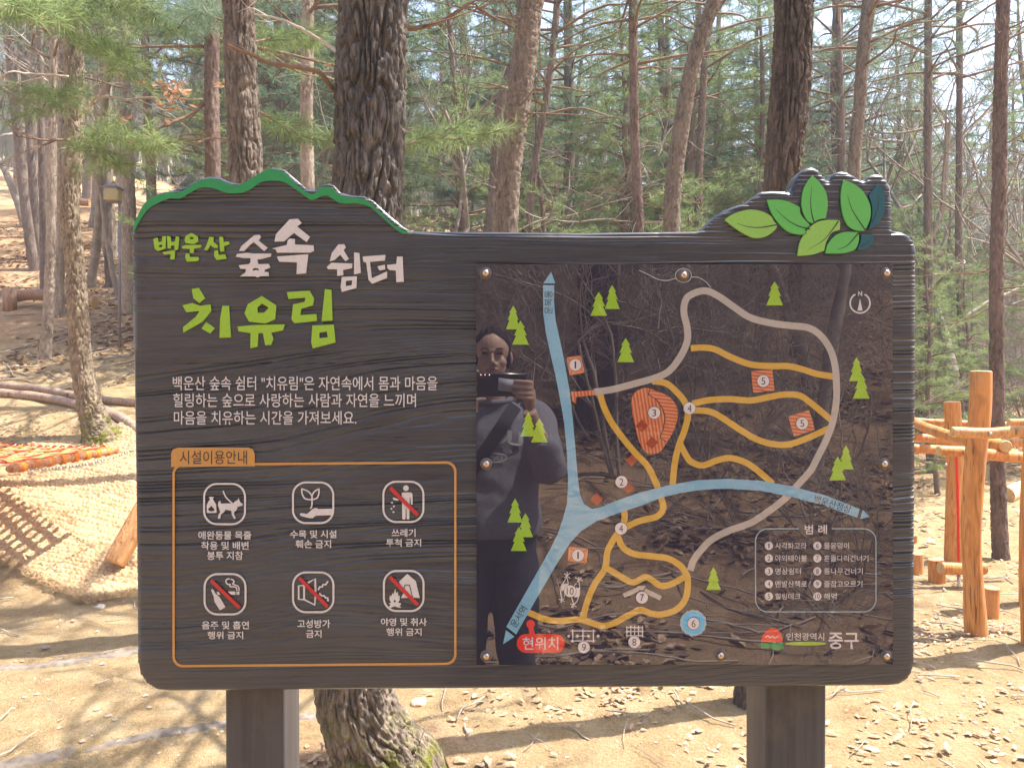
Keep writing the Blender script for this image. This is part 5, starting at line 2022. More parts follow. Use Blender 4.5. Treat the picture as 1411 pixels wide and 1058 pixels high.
G1 = [
    [[(298, 560), (328, 555), (355, 600), (330, 620), (305, 600)]],
    [[(258, 630), (300, 620), (335, 632), (378, 626), (382, 655), (345, 700), (262, 748), (260, 725), (315, 680), (332, 655), (275, 660)]],
    [[(360, 702), (397, 728), (378, 752), (340, 730)]],
    [[(430, 632), (458, 632), (467, 768), (418, 770), (420, 690)]],
    [[(600, 590), (662, 630), (658, 690), (615, 708), (545, 700), (525, 665), (540, 625)], [(580, 640), (600, 622), (630, 640), (610, 662), (582, 662)]],
    [[(495, 722), (560, 715), (700, 712), (690, 738), (640, 748), (650, 775), (640, 800), (615, 802), (605, 750), (585, 750), (582, 808), (550, 815), (552, 750), (500, 742)]],
    [[(708, 573), (805, 567), (825, 600), (820, 630), (770, 645), (765, 672), (835, 668), (838, 697), (740, 707), (728, 690), (735, 625), (785, 615), (788, 597), (715, 603)]],
    [[(872, 560), (900, 563), (905, 695), (858, 698)]],
    [[(818, 717), (910, 713), (918, 790), (820, 815), (813, 790)], [(848, 748), (880, 742), (885, 768), (848, 772)]],
]
for g in G1:
    decal('title_stroke', [z1(p) for p in g], LIME, 0.0006, 0.0022)

# ---- paragraph
for s_, bb in (('백운산 숲속 쉼터 "치유림"은 자연속에서 몸과 마음을', (238.5, 518.3, 602.8, 537.8)),
               ('힐링하는 숲으로 사랑하는 사람과 자연을 느끼며', (239, 541.7, 573.3, 561)),
               ('마음을 치유하는 시간을 가져보세요.', (240, 566, 491.3, 585))):
    text(s_, bb, WHITE, 0.0014, 0.012)

# ---- rules box
A, Bb = stroke_polys(list(rrect(239.5, 638.5, 627.5, 915.5, 13)) , 3.0, True, False)
fo = rrect(238, 637, 629, 917, 14)
fi = rrect(241.2, 640.2, 625.8, 913.8, 11.5)
skew = lambda pts: [(x, y + (1.6 - (x - 238) / 391 * 3.4)) for x, y in pts]
decal('rules_frame', [skew(fo), skew(fi)], OCHRE, 0.0007, 0.0006)
decal('rules_tab', [[(236.5, 643), (236.5, 624), (239, 619), (245, 616.3), (343, 616.3), (349, 619), (351.5, 625), (351.5, 642)]], OCHRE, 0.0016, 0.0004)
text('시설이용안내', (248.5, 620.5, 341, 639), DARKT, 0.0024, 0.006)

ICO = 0.0015


def icon_frame(x0, y0, x1, y1, w=2.6):
    decal('pictogram_frame', [rrect(x0, y0, x1, y1, 19, 8), rrect(x0 + w, y0 + w, x1 - w, y1 - w, 16.4, 8)], WHITE, 0.0012, 0.0004)


def slash(o_, p0, p1, w):
    a, b = np.array(p0, float), np.array(p1, float)
    d = (b - a) / np.linalg.norm(b - a)
    n = np.array([-d[1], d[0]]) * w / 2
    decal('red_slash', [Z(*o_, [tuple(a + n), tuple(b + n), tuple(b - n), tuple(a - n)])], REDV, 0.0026, 0.0003)


i1 = (260, 650, 7.84)
icon_frame(280.4, 665, 339.3, 723)
multi('pictogram', [('p', [Z(*i1, [(325, 320), (345, 311), (352, 322), (340, 330), (355, 340), (460, 338), (530, 385), (520, 410), (495, 432), (490, 450), (512, 492), (505, 505), (490, 502), (470, 460), (463, 417), (400, 405), (388, 430), (350, 460), (345, 500), (325, 505), (318, 495), (325, 460), (345, 430), (330, 390), (320, 350)])]),
                    ('p', [Z(*i1, [(485, 335), (505, 315), (530, 303), (545, 278), (552, 310), (572, 335), (588, 345), (582, 362), (555, 368), (535, 377), (510, 357)])]),
                    ('s', Z(*i1, [(375, 203), (400, 262), (440, 307), (490, 350), (528, 378)]), 1.9),
                    ('p', [Z(*i1, [(220, 270), (250, 266), (278, 272), (264, 288), (270, 300), (300, 350), (305, 440), (200, 442), (198, 360), (215, 320), (235, 296)]), Z(*i1, [(247, 363), (212, 402), (225, 420), (252, 425), (280, 416), (283, 400)])])], WHITE, ICO, label='dog on a lead and a waste bag')
i2 = (400, 650, 6.414)
icon_frame(402.7, 663, 460.8, 721.5)
multi('pictogram', [('s', Z(*i2, [(180, 325), (193, 290), (194, 235)]), 2.0),
                    ('s', Z(*i2, [(103, 148), (108, 195), (135, 235), (192, 240), (186, 200), (155, 168)]), 2.0, True),
                    ('s', Z(*i2, [(256, 148), (220, 168), (198, 200), (197, 240), (238, 228), (254, 190)]), 2.0, True),
                    ('p', [Z(*i2, [(85, 372), (98, 362), (150, 370), (170, 352), (203, 323), (230, 315), (250, 325), (373, 322), (373, 380), (228, 385), (198, 408), (165, 405), (95, 386)])])], WHITE, ICO, label='sprout above an open hand')
i3 = (400, 650, 6.414)
icon_frame(527.1, 662, 584.8, 720)
multi('pictogram', [('p', [Z(*i3, circ(1023, 142, 25))]),
                    ('p', [Z(*i3, [(985, 184), (995, 180), (1065, 180), (1080, 190), (1083, 285), (1067, 290), (1062, 222), (1057, 222), (1055, 320), (1053, 415), (1045, 420), (1030, 415), (1027, 322), (1021, 322), (1019, 415), (1010, 420), (990, 415), (988, 260)])]),
                    ('p', [Z(*i3, [(905, 228), (918, 223), (960, 242), (950, 254), (912, 246)])])] +
      [('p', [Z(*i3, [(x - 11, y), (x, y - 11), (x + 11, y), (x, y + 11)])]) for x, y in ((900, 271), (917, 303), (895, 323), (913, 352))], WHITE, ICO, label='figure dropping litter')
slash(i3, (885, 138), (1128, 378), 34)
i4 = (260, 780, 7.84)
icon_frame(281, 789, 340, 847)
multi('pictogram', [('p', [Z(*i4, [(245, 252), (258, 241), (275, 255), (292, 290), (340, 330), (400, 437), (342, 470), (283, 380), (272, 320)])]),
                    ('p', [Z(*i4, [(425, 268), (506, 267), (506, 303), (462, 303)])]), ('p', [Z(*i4, [(514, 267), (520, 267), (520, 303), (514, 303)])]), ('p', [Z(*i4, [(527, 267), (551, 267), (551, 303), (527, 303)])]),
                    ('p', [Z(*i4, [(305, 272), (325, 272), (350, 303), (315, 303)])]),
                    ('s', Z(*i4, [(447, 130), (415, 138), (406, 165), (425, 190), (452, 192), (450, 214), (500, 218), (520, 232), (524, 258)]), 1.7),
                    ('s', Z(*i4, [(457, 135), (485, 145), (493, 168), (478, 185), (505, 198), (535, 210), (547, 235), (547, 260)]), 1.7)], WHITE, ICO, label='bottle and smoking cigarette')
slash(i4, (248, 148), (556, 440), 38)
i5 = (400, 780, 6.414)
icon_frame(402.8, 786.7, 461, 844)
multi('pictogram', [('s', Z(*i5, [(125, 165), (76, 170), (76, 288), (125, 290)]), 2.4, False, False),
                    ('s', Z(*i5, [(124, 160), (124, 290), (218, 338), (225, 240)]), 2.8, False, False),
                    ('s', Z(*i5, [(225, 225), (222, 108), (158, 143)]), 2.8, False, False),
                    ('s', Z(*i5, [(248, 205), (262, 180), (285, 178), (290, 158), (315, 158), (335, 128)]), 2.4, False, False),
                    ('s', Z(*i5, [(258, 235), (280, 258), (300, 256), (312, 275), (332, 275), (335, 305)]), 2.6, False, False)], WHITE, ICO, label='loudspeaker with noise')
slash(i5, (82, 98), (333, 352), 30)
i6 = (400, 780, 6.414)
icon_frame(527.8, 784.7, 585, 842.4)
multi('pictogram', [('p', [Z(*i6, [(1035, 63), (1110, 128), (1145, 276), (1085, 274), (1058, 158), (1012, 157), (1000, 200), (960, 135)])]),
                    ('p', [Z(*i6, [(1018, 166), (1050, 166), (1076, 262), (1072, 275), (978, 278), (1000, 235)])]),
                    ('p', [Z(*i6, [(928, 193), (935, 232), (950, 222), (957, 262), (968, 252), (966, 300), (950, 318), (975, 320), (982, 332), (965, 345), (982, 360), (960, 362), (925, 350), (885, 364), (872, 352), (888, 340), (872, 325), (892, 318), (878, 290), (880, 253), (892, 265), (905, 232), (914, 245)]), Z(*i6, [(925, 290), (912, 305), (925, 316), (935, 305)])])], WHITE, ICO, label='tent and camp fire')
slash(i6, (880, 88), (1128, 336), 32)

for s_, bb in (('애완동물 목줄', (273.6, 731.2, 346.7, 742.8)), ('착용 및 배변', (277.5, 745.4, 343, 756.8)), ('봉투 지참', (285.8, 759, 335.3, 770.8)),
               ('수목 및 시설', (400, 729.8, 464, 741)), ('훼손 금지', (407.5, 743.3, 456.4, 754.7)),
               ('쓰레기', (539.8, 728, 572.7, 739.2)), ('투척 금지', (532, 741.8, 580.4, 752.6)),
               ('음주 및 흡연', (278.5, 854.8, 343.5, 866.2)), ('행위 금지', (286.4, 869, 335.5, 879.8)),
               ('고성방가', (410, 852.8, 455.3, 864.3)), ('금지', (421.8, 867, 443.3, 878)),
               ('야영 및 취사', (525, 850.7, 588.2, 861.7)), ('행위 금지', (532.5, 864.5, 581, 875.2))):
    text(s_, bb, WHITE, 0.0014, 0.022)

# ------------------------------------------------------------------ glossy map panel
PN = [(656, 365), (1228.5, 364), (1229, 914), (657, 914.5)]
panel = decal('map_panel', [PN], G_BASE, 0.0005, 0.0030)
PT = 0.0035   # front face of the panel


def off(k):
    return PT + 0.00012 * k


def road(pts, w, mat, k, name='trail_line', label=None):
    ribbon(name, pts, w, mat, off(k), panel, label=label)


GREYR = [(818, 540), (843, 536.5), (876, 528), (900.5, 521), (920, 512), (936, 492.6), (946, 470.6), (946, 451.5), (941.6, 432), (943, 416), (951, 406.6), (970, 401), (988, 408), (1010.7, 423.6), (1033, 438), (1064.6, 446), (1090, 449), (1112.7, 452), (1129.8, 463), (1142.5, 481.7), (1149, 503), (1151, 526), (1151, 550), (1146.8, 578), (1138, 603.6), (1124, 632), (1116, 647), (1098.5, 667), (1080, 686.5), (1056, 705), (1032, 720), (1001.7, 731), (979, 743), (965, 757), (954.8, 771), (950, 785)]
road(GREYR, 9.4, G_GREY, 3, label='grey road loop')
YR = [
    [(951, 480), (968, 479), (985, 481.7), (1005, 491.6), (1033, 502), (1061.7, 504.4), (1084.4, 504.5), (1104, 508.7), (1124, 515), (1148, 519)],
    [(953, 556), (976.7, 551), (1005, 549.8), (1033, 551.5), (1056, 547.5), (1078.7, 543.5), (1101, 545), (1118.4, 557), (1143.5, 578)],
    [(953, 565), (976.7, 566.8), (993.7, 575), (1016, 590), (1039, 603.6), (1061.7, 611), (1084, 612), (1107, 605), (1141, 590)],
    [(898, 525), (917, 528), (930.6, 539), (943, 554), (947, 571), (943, 591), (934.8, 613), (929, 638), (926, 667)],
    [(936, 610), (945, 628), (953, 636.6), (968, 640.6), (986.5, 634), (1004.7, 630.6), (1026, 636.6), (1044, 648.7), (1064, 666)],
    [(826.5, 543), (832, 561), (843, 583), (859, 605), (875, 624), (891, 641), (902, 662), (910, 684), (913, 700), (904, 711), (882, 716.5), (862, 725)],
    [(859, 698), (860, 714), (855, 727), (845.7, 741), (836.6, 759), (833, 782), (818.5, 804.5), (809.4, 826), (802, 853)],
    [(850, 736), (857.8, 753), (873, 762), (894, 765), (918, 768), (935, 777), (945, 790), (947, 803), (944, 823), (932, 838), (912, 845), (897, 844), (882, 839.5), (864, 847), (845.7, 857), (827.5, 860.5), (803, 853), (785, 853), (767, 854), (749, 851), (727, 842)],
    [(834, 781), (851.7, 791), (866.9, 800), (876, 800), (888, 794), (897, 797.5), (909, 805.5), (923, 804), (944, 793)],
]
for k, yr_ in enumerate(YR):
    road(yr_, 8.6, G_YEL, 1 + 0.15 * k, label='yellow barefoot trail')
river = [(748, 393.5), (748.3, 432), (752, 460), (758, 487), (765, 517), (772, 553), (777, 583), (780.4, 620), (782.4, 660), (781, 692), (775, 715), (768, 735), (757, 757), (697.5, 862), (711, 872.5), (741, 820), (770, 771), (786, 746), (800, 731), (822, 717), (852, 706), (882, 696), (912, 684.5), (935, 679), (959, 675), (980, 673.2), (1001.7, 672.6), (1047, 675.5), (1086, 683), (1131.7, 695), (1179.5, 712.5), (1183, 700.5), (1137.8, 682.5), (1089, 669), (1047, 661.6), (1001.7, 659), (959, 661), (920, 668), (882, 677.5), (851.7, 688), (827.5, 698), (815.4, 700.5), (804.8, 694), (798.5, 680.5), (795.5, 655), (793.5, 630), (789.4, 583), (785, 542), (779.5, 510), (774, 481.6), (765, 440.5), (763, 415), (763.4, 393.5)]
decal('river_band', [river], G_BLUE, off(5), 0, panel, 'pale blue forest road')
decal('arrow_head', [[(748.3, 391), (764.8, 391), (759.3, 375)]], G_BLUE, off(5), 0, panel)
decal('arrow_head', [[(697, 866.5), (708.8, 875.5), (693, 886)]], G_BLUE, off(5), 0, panel)
decal('arrow_head', [[(1183.5, 714.5), (1187, 701.3), (1196.3, 711)]], G_BLUE, off(5), 0, panel)
text('운북동', (739.5, 411.5, 771.5, 422.5), G_DRK, off(8), 0.0, 90, panel)
text('운서역', (699, 842.5, 730, 853.5), G_DRK, off(8), 0.0, 58, panel)
text('백운산정상', (1119.5, 688.3, 1172, 699.3), G_DRK, off(8), 0.0, -17, panel)

# orange decks
zb = lambda p: Z(840, 500, 5.29, p)
blob = smooth_closed(zb([(190, 205), (240, 184), (285, 186), (340, 205), (420, 240), (470, 290), (492, 350), (485, 430), (455, 510), (410, 582), (370, 640), (320, 661), (262, 650), (220, 590), (190, 490), (160, 350), (160, 255)]), ())
decal('deck_symbol', [blob], G_ORG, off(1), 0, panel)
cres = smooth_closed(zb([(291, 190), (340, 206), (420, 241), (470, 291), (491, 350), (484, 430), (454, 510), (415, 568), (368, 543), (393, 470), (403, 390), (378, 318), (330, 260), (284, 230)]), (0, 7, 8, 13))
decal('deck_symbol', [cres], G_ORG3, off(2), 0, panel)
multi('deck_symbol', [('s', zb([(288, 188), (279, 230), (330, 260), (377, 320), (400, 390), (390, 470), (363, 545)]), 1.4, False, False), ('s', zb([(363, 545), (412, 572)]), 1.4, False, False)], G_DRK, off(3), panel)
for p in ([(232, 410), (280, 455), (232, 505), (185, 458)], [(302, 535), (352, 575), (305, 625), (258, 585)]):
    decal('deck_symbol', [zb(p)], G_RUST, off(4), 0, panel)
for p in ([(110, 705), (160, 665), (205, 700), (155, 755)], [(92, 910), (135, 865), (180, 910), (130, 950)]):
    decal('deck_symbol', [zb(p)], G_RUST, off(1), 0, panel)
decal('deck_symbol', [Z(640, 620, 3.306, [(570, 225), (600, 193), (632, 218), (603, 250)])], G_RUST, off(1), 0, panel)
decal('bridge_symbol', [Z(640, 350, 3.647, [(535, 692), (650, 683), (656, 708), (560, 718), (560, 755), (538, 735)])], G_ORG, off(6), 0, panel)
for p in (Z(640, 350, 3.647, [(512, 520), (583, 510), (602, 595), (528, 610)]), Z(640, 620, 3.306, [(475, 437), (562, 447), (555, 512), (470, 502)])):
    decal('pavilion_symbol', [p], G_ORG2, off(1), 0, panel)
    a = np.array(p)
    multi('pavilion_symbol', [('s', [tuple(a[0]), tuple(a[2])], 0.6, False, False), ('s', [tuple(a[1]), tuple(a[3])], 0.6, False, False)], G_RUST, off(2), panel)
for p in ([(402, 605), (505, 597), (515, 698), (412, 710)], [(582, 825), (683, 793), (711, 888), (610, 922)]):
    decal('deck_symbol', [Z(920, 340, 3.528, p)], G_ORG3, off(1), 0, panel)

decal('pond_symbol', [[(954.5 + (18 + 0.7 * math.sin(i * 2.4)) * math.cos(i * 0.157), 857 + (18 + 0.7 * math.sin(i * 2.4)) * math.sin(i * 0.157)) for i in range(40)]], G_FRM, off(1), 0, panel)
decal('pond_symbol', [circ(954.5, 857, 15.6)], G_CYN, off(2), 0, panel)


def badge(n, cx, cy, r=8.2, dark=True, k=9, tm=None):
    if dark:
        decal('number_badge', [circ(cx, cy, r + 0.55)], G_DRK, off(k), 0, panel)
    decal('number_badge', [circ(cx, cy, r)], G_WHT, off(k + 1), 0, panel)
    w_ = {'1': 2.2, '10': 9.5}.get(n, 5.4) * r / 8.2
    h_ = 9.6 * r / 8.2
    text(n, (cx - w_ / 2, cy - h_ / 2, cx + w_ / 2, cy + h_ / 2), tm or G_DRK, off(k + 3), 0.0, 0, panel, name='number')


for n, x, y in (('1', 792.3, 502.8), ('3', 900.5, 568.5), ('4', 949, 562.3), ('5', 1050.3, 525), ('5', 1103.7, 583), ('2', 855.6, 663.3), ('4', 855, 727.2), ('1', 796, 764), ('10', 785.2, 813), ('7', 883.8, 821.8), ('8', 873.2, 882.8), ('9', 804, 890), ('6', 954.6, 857.4)):
    badge(n, x, y)

# fir tree symbols
def fir(cx, y0, w_, y1, k=6):
    h = y1 - y0
    t = [(0, 0), (.27, .30), (.17, .29), (.38, .62), (.25, .60), (.5, 1)]
    pts = [(cx + a * w_, y0 + b * h) for a, b in t] + [(cx - a * w_, y0 + b * h) for a, b in t[:0:-1]]
    decal('tree_symbol', [pts], G_LIME, off(k), 0, panel)


for k, a in enumerate([(707, 421.3, 20, 454), (717, 442, 23, 475), (824.5, 402.6, 23, 435.5), (843, 393, 20.5, 426), (861.5, 465.7, 23, 499), (727.7, 568, 22, 601), (743, 576, 23, 609),
                       (1066, 388, 23, 421), (1178.5, 492, 20.5, 525), (1185, 514, 23, 549), (1164, 613, 21, 646), (1152.5, 628.5, 23, 661), (982, 780, 20.5, 811.5), (709.6, 686, 21, 719), (723.8, 706, 21, 739), (714.7, 725, 22, 758)]):
    fir(*a, k=6 + 0.4 * (k % 3))

# compass
multi('compass_symbol', [('s', [(1183.6 + 13.6 * math.cos(math.radians(a)), 418 + 13.6 * math.sin(math.radians(a))) for a in range(-62, 243, 8)], 2.0)], G_WHT, off(1), panel)
decal('compass_symbol', [[(1183.6, 412), (1187, 428.3), (1180.2, 428.3)]], G_WHT, off(1), 0, panel)
text('N', (1180.7, 401.6, 1186.5, 408.2), G_WHT, off(2), 0.02, 0, panel)

# small activity symbols
zi = lambda p: Z(740, 740, 6.414, p)
multi('activity_symbol', [('p', [zi([(752, 490), (885, 432), (902, 468), (770, 530)])]), ('p', [zi([(955, 445), (1098, 515), (1080, 552), (935, 482)])]), ('p', [zi([(880, 423), (958, 423), (935, 462), (902, 462)])])], G_GREY, off(1), panel, 'swinging bridge symbol')
multi('activity_symbol', [('s', zi([(x, 775), (x, 875)]), 1.3, False, False) for x in (790, 825, 858, 892, 928)] + [('s', zi([(780, y), (936, y)]), 1.3, False, False) for y in (790, 825, 860)], G_WHT, off(1), panel, 'log grid symbol')
multi('activity_symbol', [('s', zi([(295, y), (512, y)]), 1.5, False, False) for y in (820, 908)] + [('s', zi([(x, 805), (x, 922)]), 1.5, False, False) for x in (313, 403, 495)] +
      [('s', zi([(353, 865), (452, 865)]), 0.9, False, False)] + [('p', [zi(circ(x, 865, 13, 12))]) for x in (278, 353, 403, 452, 537)], G_WHT, off(1), panel, 'rope crossing symbol')
multi('activity_symbol', [('s', zi(a), 1.1, False, False) for a in ([(238, 312), (290, 358)], [(292, 308), (240, 352)], [(264, 300), (262, 345)], [(262, 345), (210, 430), (206, 480), (220, 545)], [(262, 345), (274, 405), (245, 455), (240, 520)], [(190, 540), (240, 560)], [(242, 530), (205, 566)], [(218, 520), (215, 568)],
                          [(335, 350), (402, 378)], [(392, 350), (350, 388)], [(366, 345), (368, 380)], [(366, 380), (375, 430), (372, 500), (350, 560), (318, 592)], [(345, 400), (300, 450), (305, 530), (322, 592)], [(292, 580), (345, 606)], [(340, 572), (300, 612)], [(318, 570), (314, 618)])] +
      [('p', [zi([(212, 405), (272, 405), (262, 440), (215, 470)])]), ('p', [zi([(330, 440), (372, 440), (365, 520), (325, 525)])])], G_WHT, off(1), panel, 'pair of hammocks symbol')

# you-are-here pill
decal('here_pin', [circ(730.8, 858.3, 6)], G_RED, off(7), 0, panel)
decal('here_pin', [[(728, 860), (734.5, 860), (737, 874), (729, 874)]], G_RED, off(7.5), 0, panel)
decal('here_label', [rrect(711.8, 871.6, 777.8, 897.8, 13)], G_RED, off(8), 0, panel)
text('현위치', (720, 876, 768.8, 893.5), G_WHT, off(10), 0.012, 0, panel)

# legend
LF = rrect(1040, 727.6, 1205.5, 841.7, 17, 8)
P = np.array(LF)
seg = []
n0 = len(P)
path = [(1145, 727.6)] + LF + [(1100, 727.6)]
# LF starts at the top right corner, runs clockwise and ends at the top left
ribbon('legend_frame', path, 1.4, G_FRM, off(1), panel, smooth=False)
text('범 례', (1107.5, 722, 1138, 735.2), G_WHT, off(2), 0.02, 0, panel)
rows = (751, 768.2, 786, 803.4, 820.4)
for i, (a, b) in enumerate(zip(('사각파고라', '야외테이블', '명상쉼터', '맨발산책로', '힐링데크'), ('물웅덩이', '흔들다리건너기', '통나무건너기', '줄잡고오르기', '해먹'))):
    badge(str(i + 1), 1058.3, rows[i], 5.6, False, 1)
    badge(str(i + 6), 1124.9, rows[i], 5.6, False, 1)
    text(a, (1067, rows[i] - 4.4, (1110, 1110.5, 1102.3, 1110.6, 1101.8)[i], rows[i] + 4.4), G_WHT, off(2), 0.006, 0, panel)
    text(b, (1134, rows[i] - 4.4, (1168.3, 1194.9, 1187.2, 1186.6, 1151.3)[i], rows[i] + 4.4), G_WHT, off(2), 0.006, 0, panel)

# district emblem and wording
sunp = [(1048, 881), (1050, 874), (1055, 867.5), (1062, 864.2), (1069, 865.5), (1074, 870), (1077, 878), (1076.5, 883), (1048.5, 883)]
decal('emblem', [smooth_closed(sunp, (7, 8))], G_RED, off(1), 0, panel)
decal('emblem', [smooth_closed([(1047, 884), (1060, 884.3), (1066, 882.8), (1070, 885), (1076, 884.8), (1078, 888), (1077.5, 892.5), (1068, 894.5), (1060, 891.5), (1047.2, 891.8)], (0, 9))], G_GRN, off(2), 0, panel)
multi('emblem', [('s', [(1053.5, 876.5), (1057, 874.8), (1060, 877), (1063.5, 875), (1066, 877.3), (1071, 875.6)], 1.3)], G_WHT, off(3), panel)
text('인천광역시', (1082.5, 870.6, 1134.3, 880.8), G_WHT, off(2), 0.01, 0, panel)
decal('emblem', [[(1109 + 28.3 * math.cos(i * 0.21), 885.2 + 2.6 * math.sin(i * 0.21)) for i in range(30)]], G_LIME, off(2), 0, panel)
text('중구', (1140, 870, 1182, 892.6), G_WHT, off(2), 0.035, 0, panel)
bpy.data.objects.remove(FONT_O)

# bolts with washers
SCREW = Mat('brass_tinted_bolt', 0.28); SCREW.color((0.62, 0.47, 0.38)); SCREW.b.inputs['Metallic'].default_value = 1.0; SCREW = SCREW.m
WASH = plain('clear_washer', (0.10, 0.085, 0.08), 0.3, 0.5)
for x, y in ((669, 377), (941, 380), (1219, 377), (670, 638.5), (1216, 638.5), (670, 902), (991.5, 901), (1219, 902)):
    c = B(x, y, PT)
    mb = MB()
    mb.add(*tube(np.array([c, c + [0, -0.0012, 0]]), [0.0098, 0.0094], 20))
    wsh = mb.build('washer', WASH, panel)
    mb = MB()
    mb.add(*tube(np.array([c + [0, -0.0012, 0], c + [0, -0.004, 0], c + [0, -0.0062, 0], c + [0, -0.0075, 0]]), [0.0056, 0.0055, 0.0042, 0.0018], 20))
    mb.build('bolt', SCREW, panel, True)

# pale ring and thin pale lines round the top middle bolt
PALE_MARK = plain('pale_mark_grey', (0.40, 0.38, 0.36), 0.5)
for pts in ([(941 + 11 * math.cos(t * 0.42), 380 + 9.5 * math.sin(t * 0.42)) for t in range(16)], [(930, 384), (918, 387), (905, 385), (893, 379), (880, 373)], [(952, 382), (962, 383), (972, 389), (979, 397)]):
    ribbon('bolt_mark', pts, 1.1, PALE_MARK, off(1), panel)

# ================================================================== THE PHOTOGRAPHER, mirrored in the map panel
PX, PY0 = 0.032, -0.34
person = thing('person', 'person in grey sweatshirt and dark trousers, mirrored at the left of the map panel', 'person', (PX, PY0, gz(PX, PY0)))


def remeshed(name, pieces, voxel, mat, parent, smooth_it=6, disp=None):
    mb = MB()
    for v, q_ in pieces:
        mb.add(v, q_)
    me = mb.mesh(name + '_src')
    o = bpy.data.objects.new('src', me)
    COL.objects.link(o)
    m = o.modifiers.new('r', 'REMESH')
    m.mode = 'VOXEL'
    m.voxel_size = voxel
    s = o.modifiers.new('s', 'SMOOTH')
    s.factor = 0.5
    s.iterations = smooth_it
    out = eval_mesh(o, name)
    bpy.data.objects.remove(o)
    if disp is not None:
        n = len(out.vertices)
        v = np.empty(n * 3, np.float32)
        out.vertices.foreach_get('co', v)
        v = disp(v.reshape(-1, 3).astype(float))
        out.vertices.foreach_set('co', v.astype(np.float32).ravel())
    out.materials.clear()
    return link(name, out, mat, parent, True)


def limb(pts, rad, seg=16, ell=None, n=None):
    P = catmull(np.asarray(pts, float), n or 10 * len(pts))
    R = catmull(np.asarray(rad, float)[:, None], len(P))[:, 0]
    return tube(P, R, seg, True, ell)


def loft(rows, seg=28):
    """rows: (cx, cy, cz, rx, ry)"""
    R = catmull(np.asarray(rows, float), 8 * len(rows))
    a = np.linspace(0, 2 * np.pi, seg, endpoint=False)
    v = np.stack([R[:, 0:1] + R[:, 3:4] * np.cos(a), R[:, 1:2] + R[:, 4:5] * np.sin(a), np.repeat(R[:, 2:3], seg, 1)], -1).reshape(-1, 3)
    n = len(R)
    i = np.arange(n - 1)[:, None] * seg
    j = np.arange(seg)[None]
    k = (j + 1) % seg
    q_ = np.stack([i + j, i + k, i + seg + k, i + seg + j], -1).reshape(-1, 4)
    v = np.concatenate([v, [R[0, :3]], [R[-1, :3]]])
    jj = np.arange(seg); kk = (jj + 1) % seg
    q_ = np.concatenate([q_, np.stack([kk, jj, np.full(seg, n * seg), np.full(seg, n * seg)], -1), np.stack([(n - 1) * seg + jj, (n - 1) * seg + kk, np.full(seg, n * seg + 1), np.full(seg, n * seg + 1)], -1)])
    return v, q_


def ellip(c, r, seg=24, rings=16, R=None):
    t = np.linspace(0, np.pi, rings)
    a = np.linspace(0, 2 * np.pi, seg, endpoint=False)
    v = np.stack([np.outer(np.sin(t), np.cos(a)) * r[0], np.outer(np.sin(t), np.sin(a)) * r[1], np.outer(np.cos(t), np.ones(seg)) * r[2]], -1).reshape(-1, 3)
    if R is not None:
        v = v @ np.asarray(R).T
    i = np.arange(rings - 1)[:, None] * seg
    j = np.arange(seg)[None]
    k = (j + 1) % seg
    q_ = np.stack([i + k, i + j, i + seg + j, i + seg + k], -1).reshape(-1, 4)
    return v + np.asarray(c, float), q_


SKIN = Mat('skin', 0.5, 0.4)
SKIN.color(SKIN.ramp(SKIN.noise(SKIN.coord(), 30, 3), [(0.3, (0.50, 0.31, 0.23)), (0.7, (0.60, 0.39, 0.29))]))
SKIN.b.inputs['Subsurface Weight'].default_value = 0.0
SKIN = SKIN.m

HX, HY, HZ = 0.035, -0.275, 1.560     # head centre
zg = gz(PX, PY0)
hipz = 0.90
pieces = [
    # skull, jaw, chin
    ellip((HX, HY - 0.012, HZ + 0.028), (0.074, 0.092, 0.088)),
    ellip((HX, HY + 0.022, HZ - 0.045), (0.058, 0.060, 0.068)),
    ellip((HX, HY + 0.052, HZ - 0.090), (0.026, 0.022, 0.020)),
    ellip((HX - 0.036, HY + 0.052, HZ - 0.028), (0.024, 0.022, 0.022)), ellip((HX + 0.036, HY + 0.052, HZ - 0.028), (0.024, 0.022, 0.022)),
    # brow, nose, lips, ears
    ellip((HX, HY + 0.068, HZ + 0.018), (0.050, 0.014, 0.012)),
    limb([(HX, HY + 0.076, HZ + 0.008), (HX, HY + 0.088, HZ - 0.015), (HX, HY + 0.099, HZ - 0.034)], [0.006, 0.008, 0.011], 10),
    ellip((HX - 0.012, HY + 0.086, HZ - 0.037), (0.008, 0.010, 0.007)), ellip((HX + 0.012, HY + 0.086, HZ - 0.037), (0.008, 0.010, 0.007)),
    ellip((HX, HY + 0.078, HZ - 0.062), (0.024, 0.011, 0.010)),
    ellip((HX - 0.076, HY - 0.002, HZ - 0.012), (0.008, 0.017, 0.028)), ellip((HX + 0.076, HY - 0.002, HZ - 0.012), (0.008, 0.017, 0.028)),
    # neck and trunk
    limb([(PX, -0.345, 1.36), (PX, -0.325, 1.43), (HX, HY - 0.01, 1.52)], [0.062, 0.050, 0.050], 18),
    loft([(PX, -0.34, 0.84, 0.15, 0.10), (PX, -0.34, 0.95, 0.155, 0.105), (PX, -0.345, 1.08, 0.125, 0.09), (PX, -0.35, 1.22, 0.14, 0.10), (PX, -0.35, 1.33, 0.15, 0.09), (PX, -0.345, 1.39, 0.07, 0.055)]),
]
SHR, ELR, WRR = (0.19, -0.345, 1.335), (0.245, -0.20, 1.155), (0.158, -0.075, 1.385)
SHL, ELL, WRL = (-0.13, -0.345, 1.335), (-0.205, -0.19, 1.15), (-0.055, -0.075, 1.392)
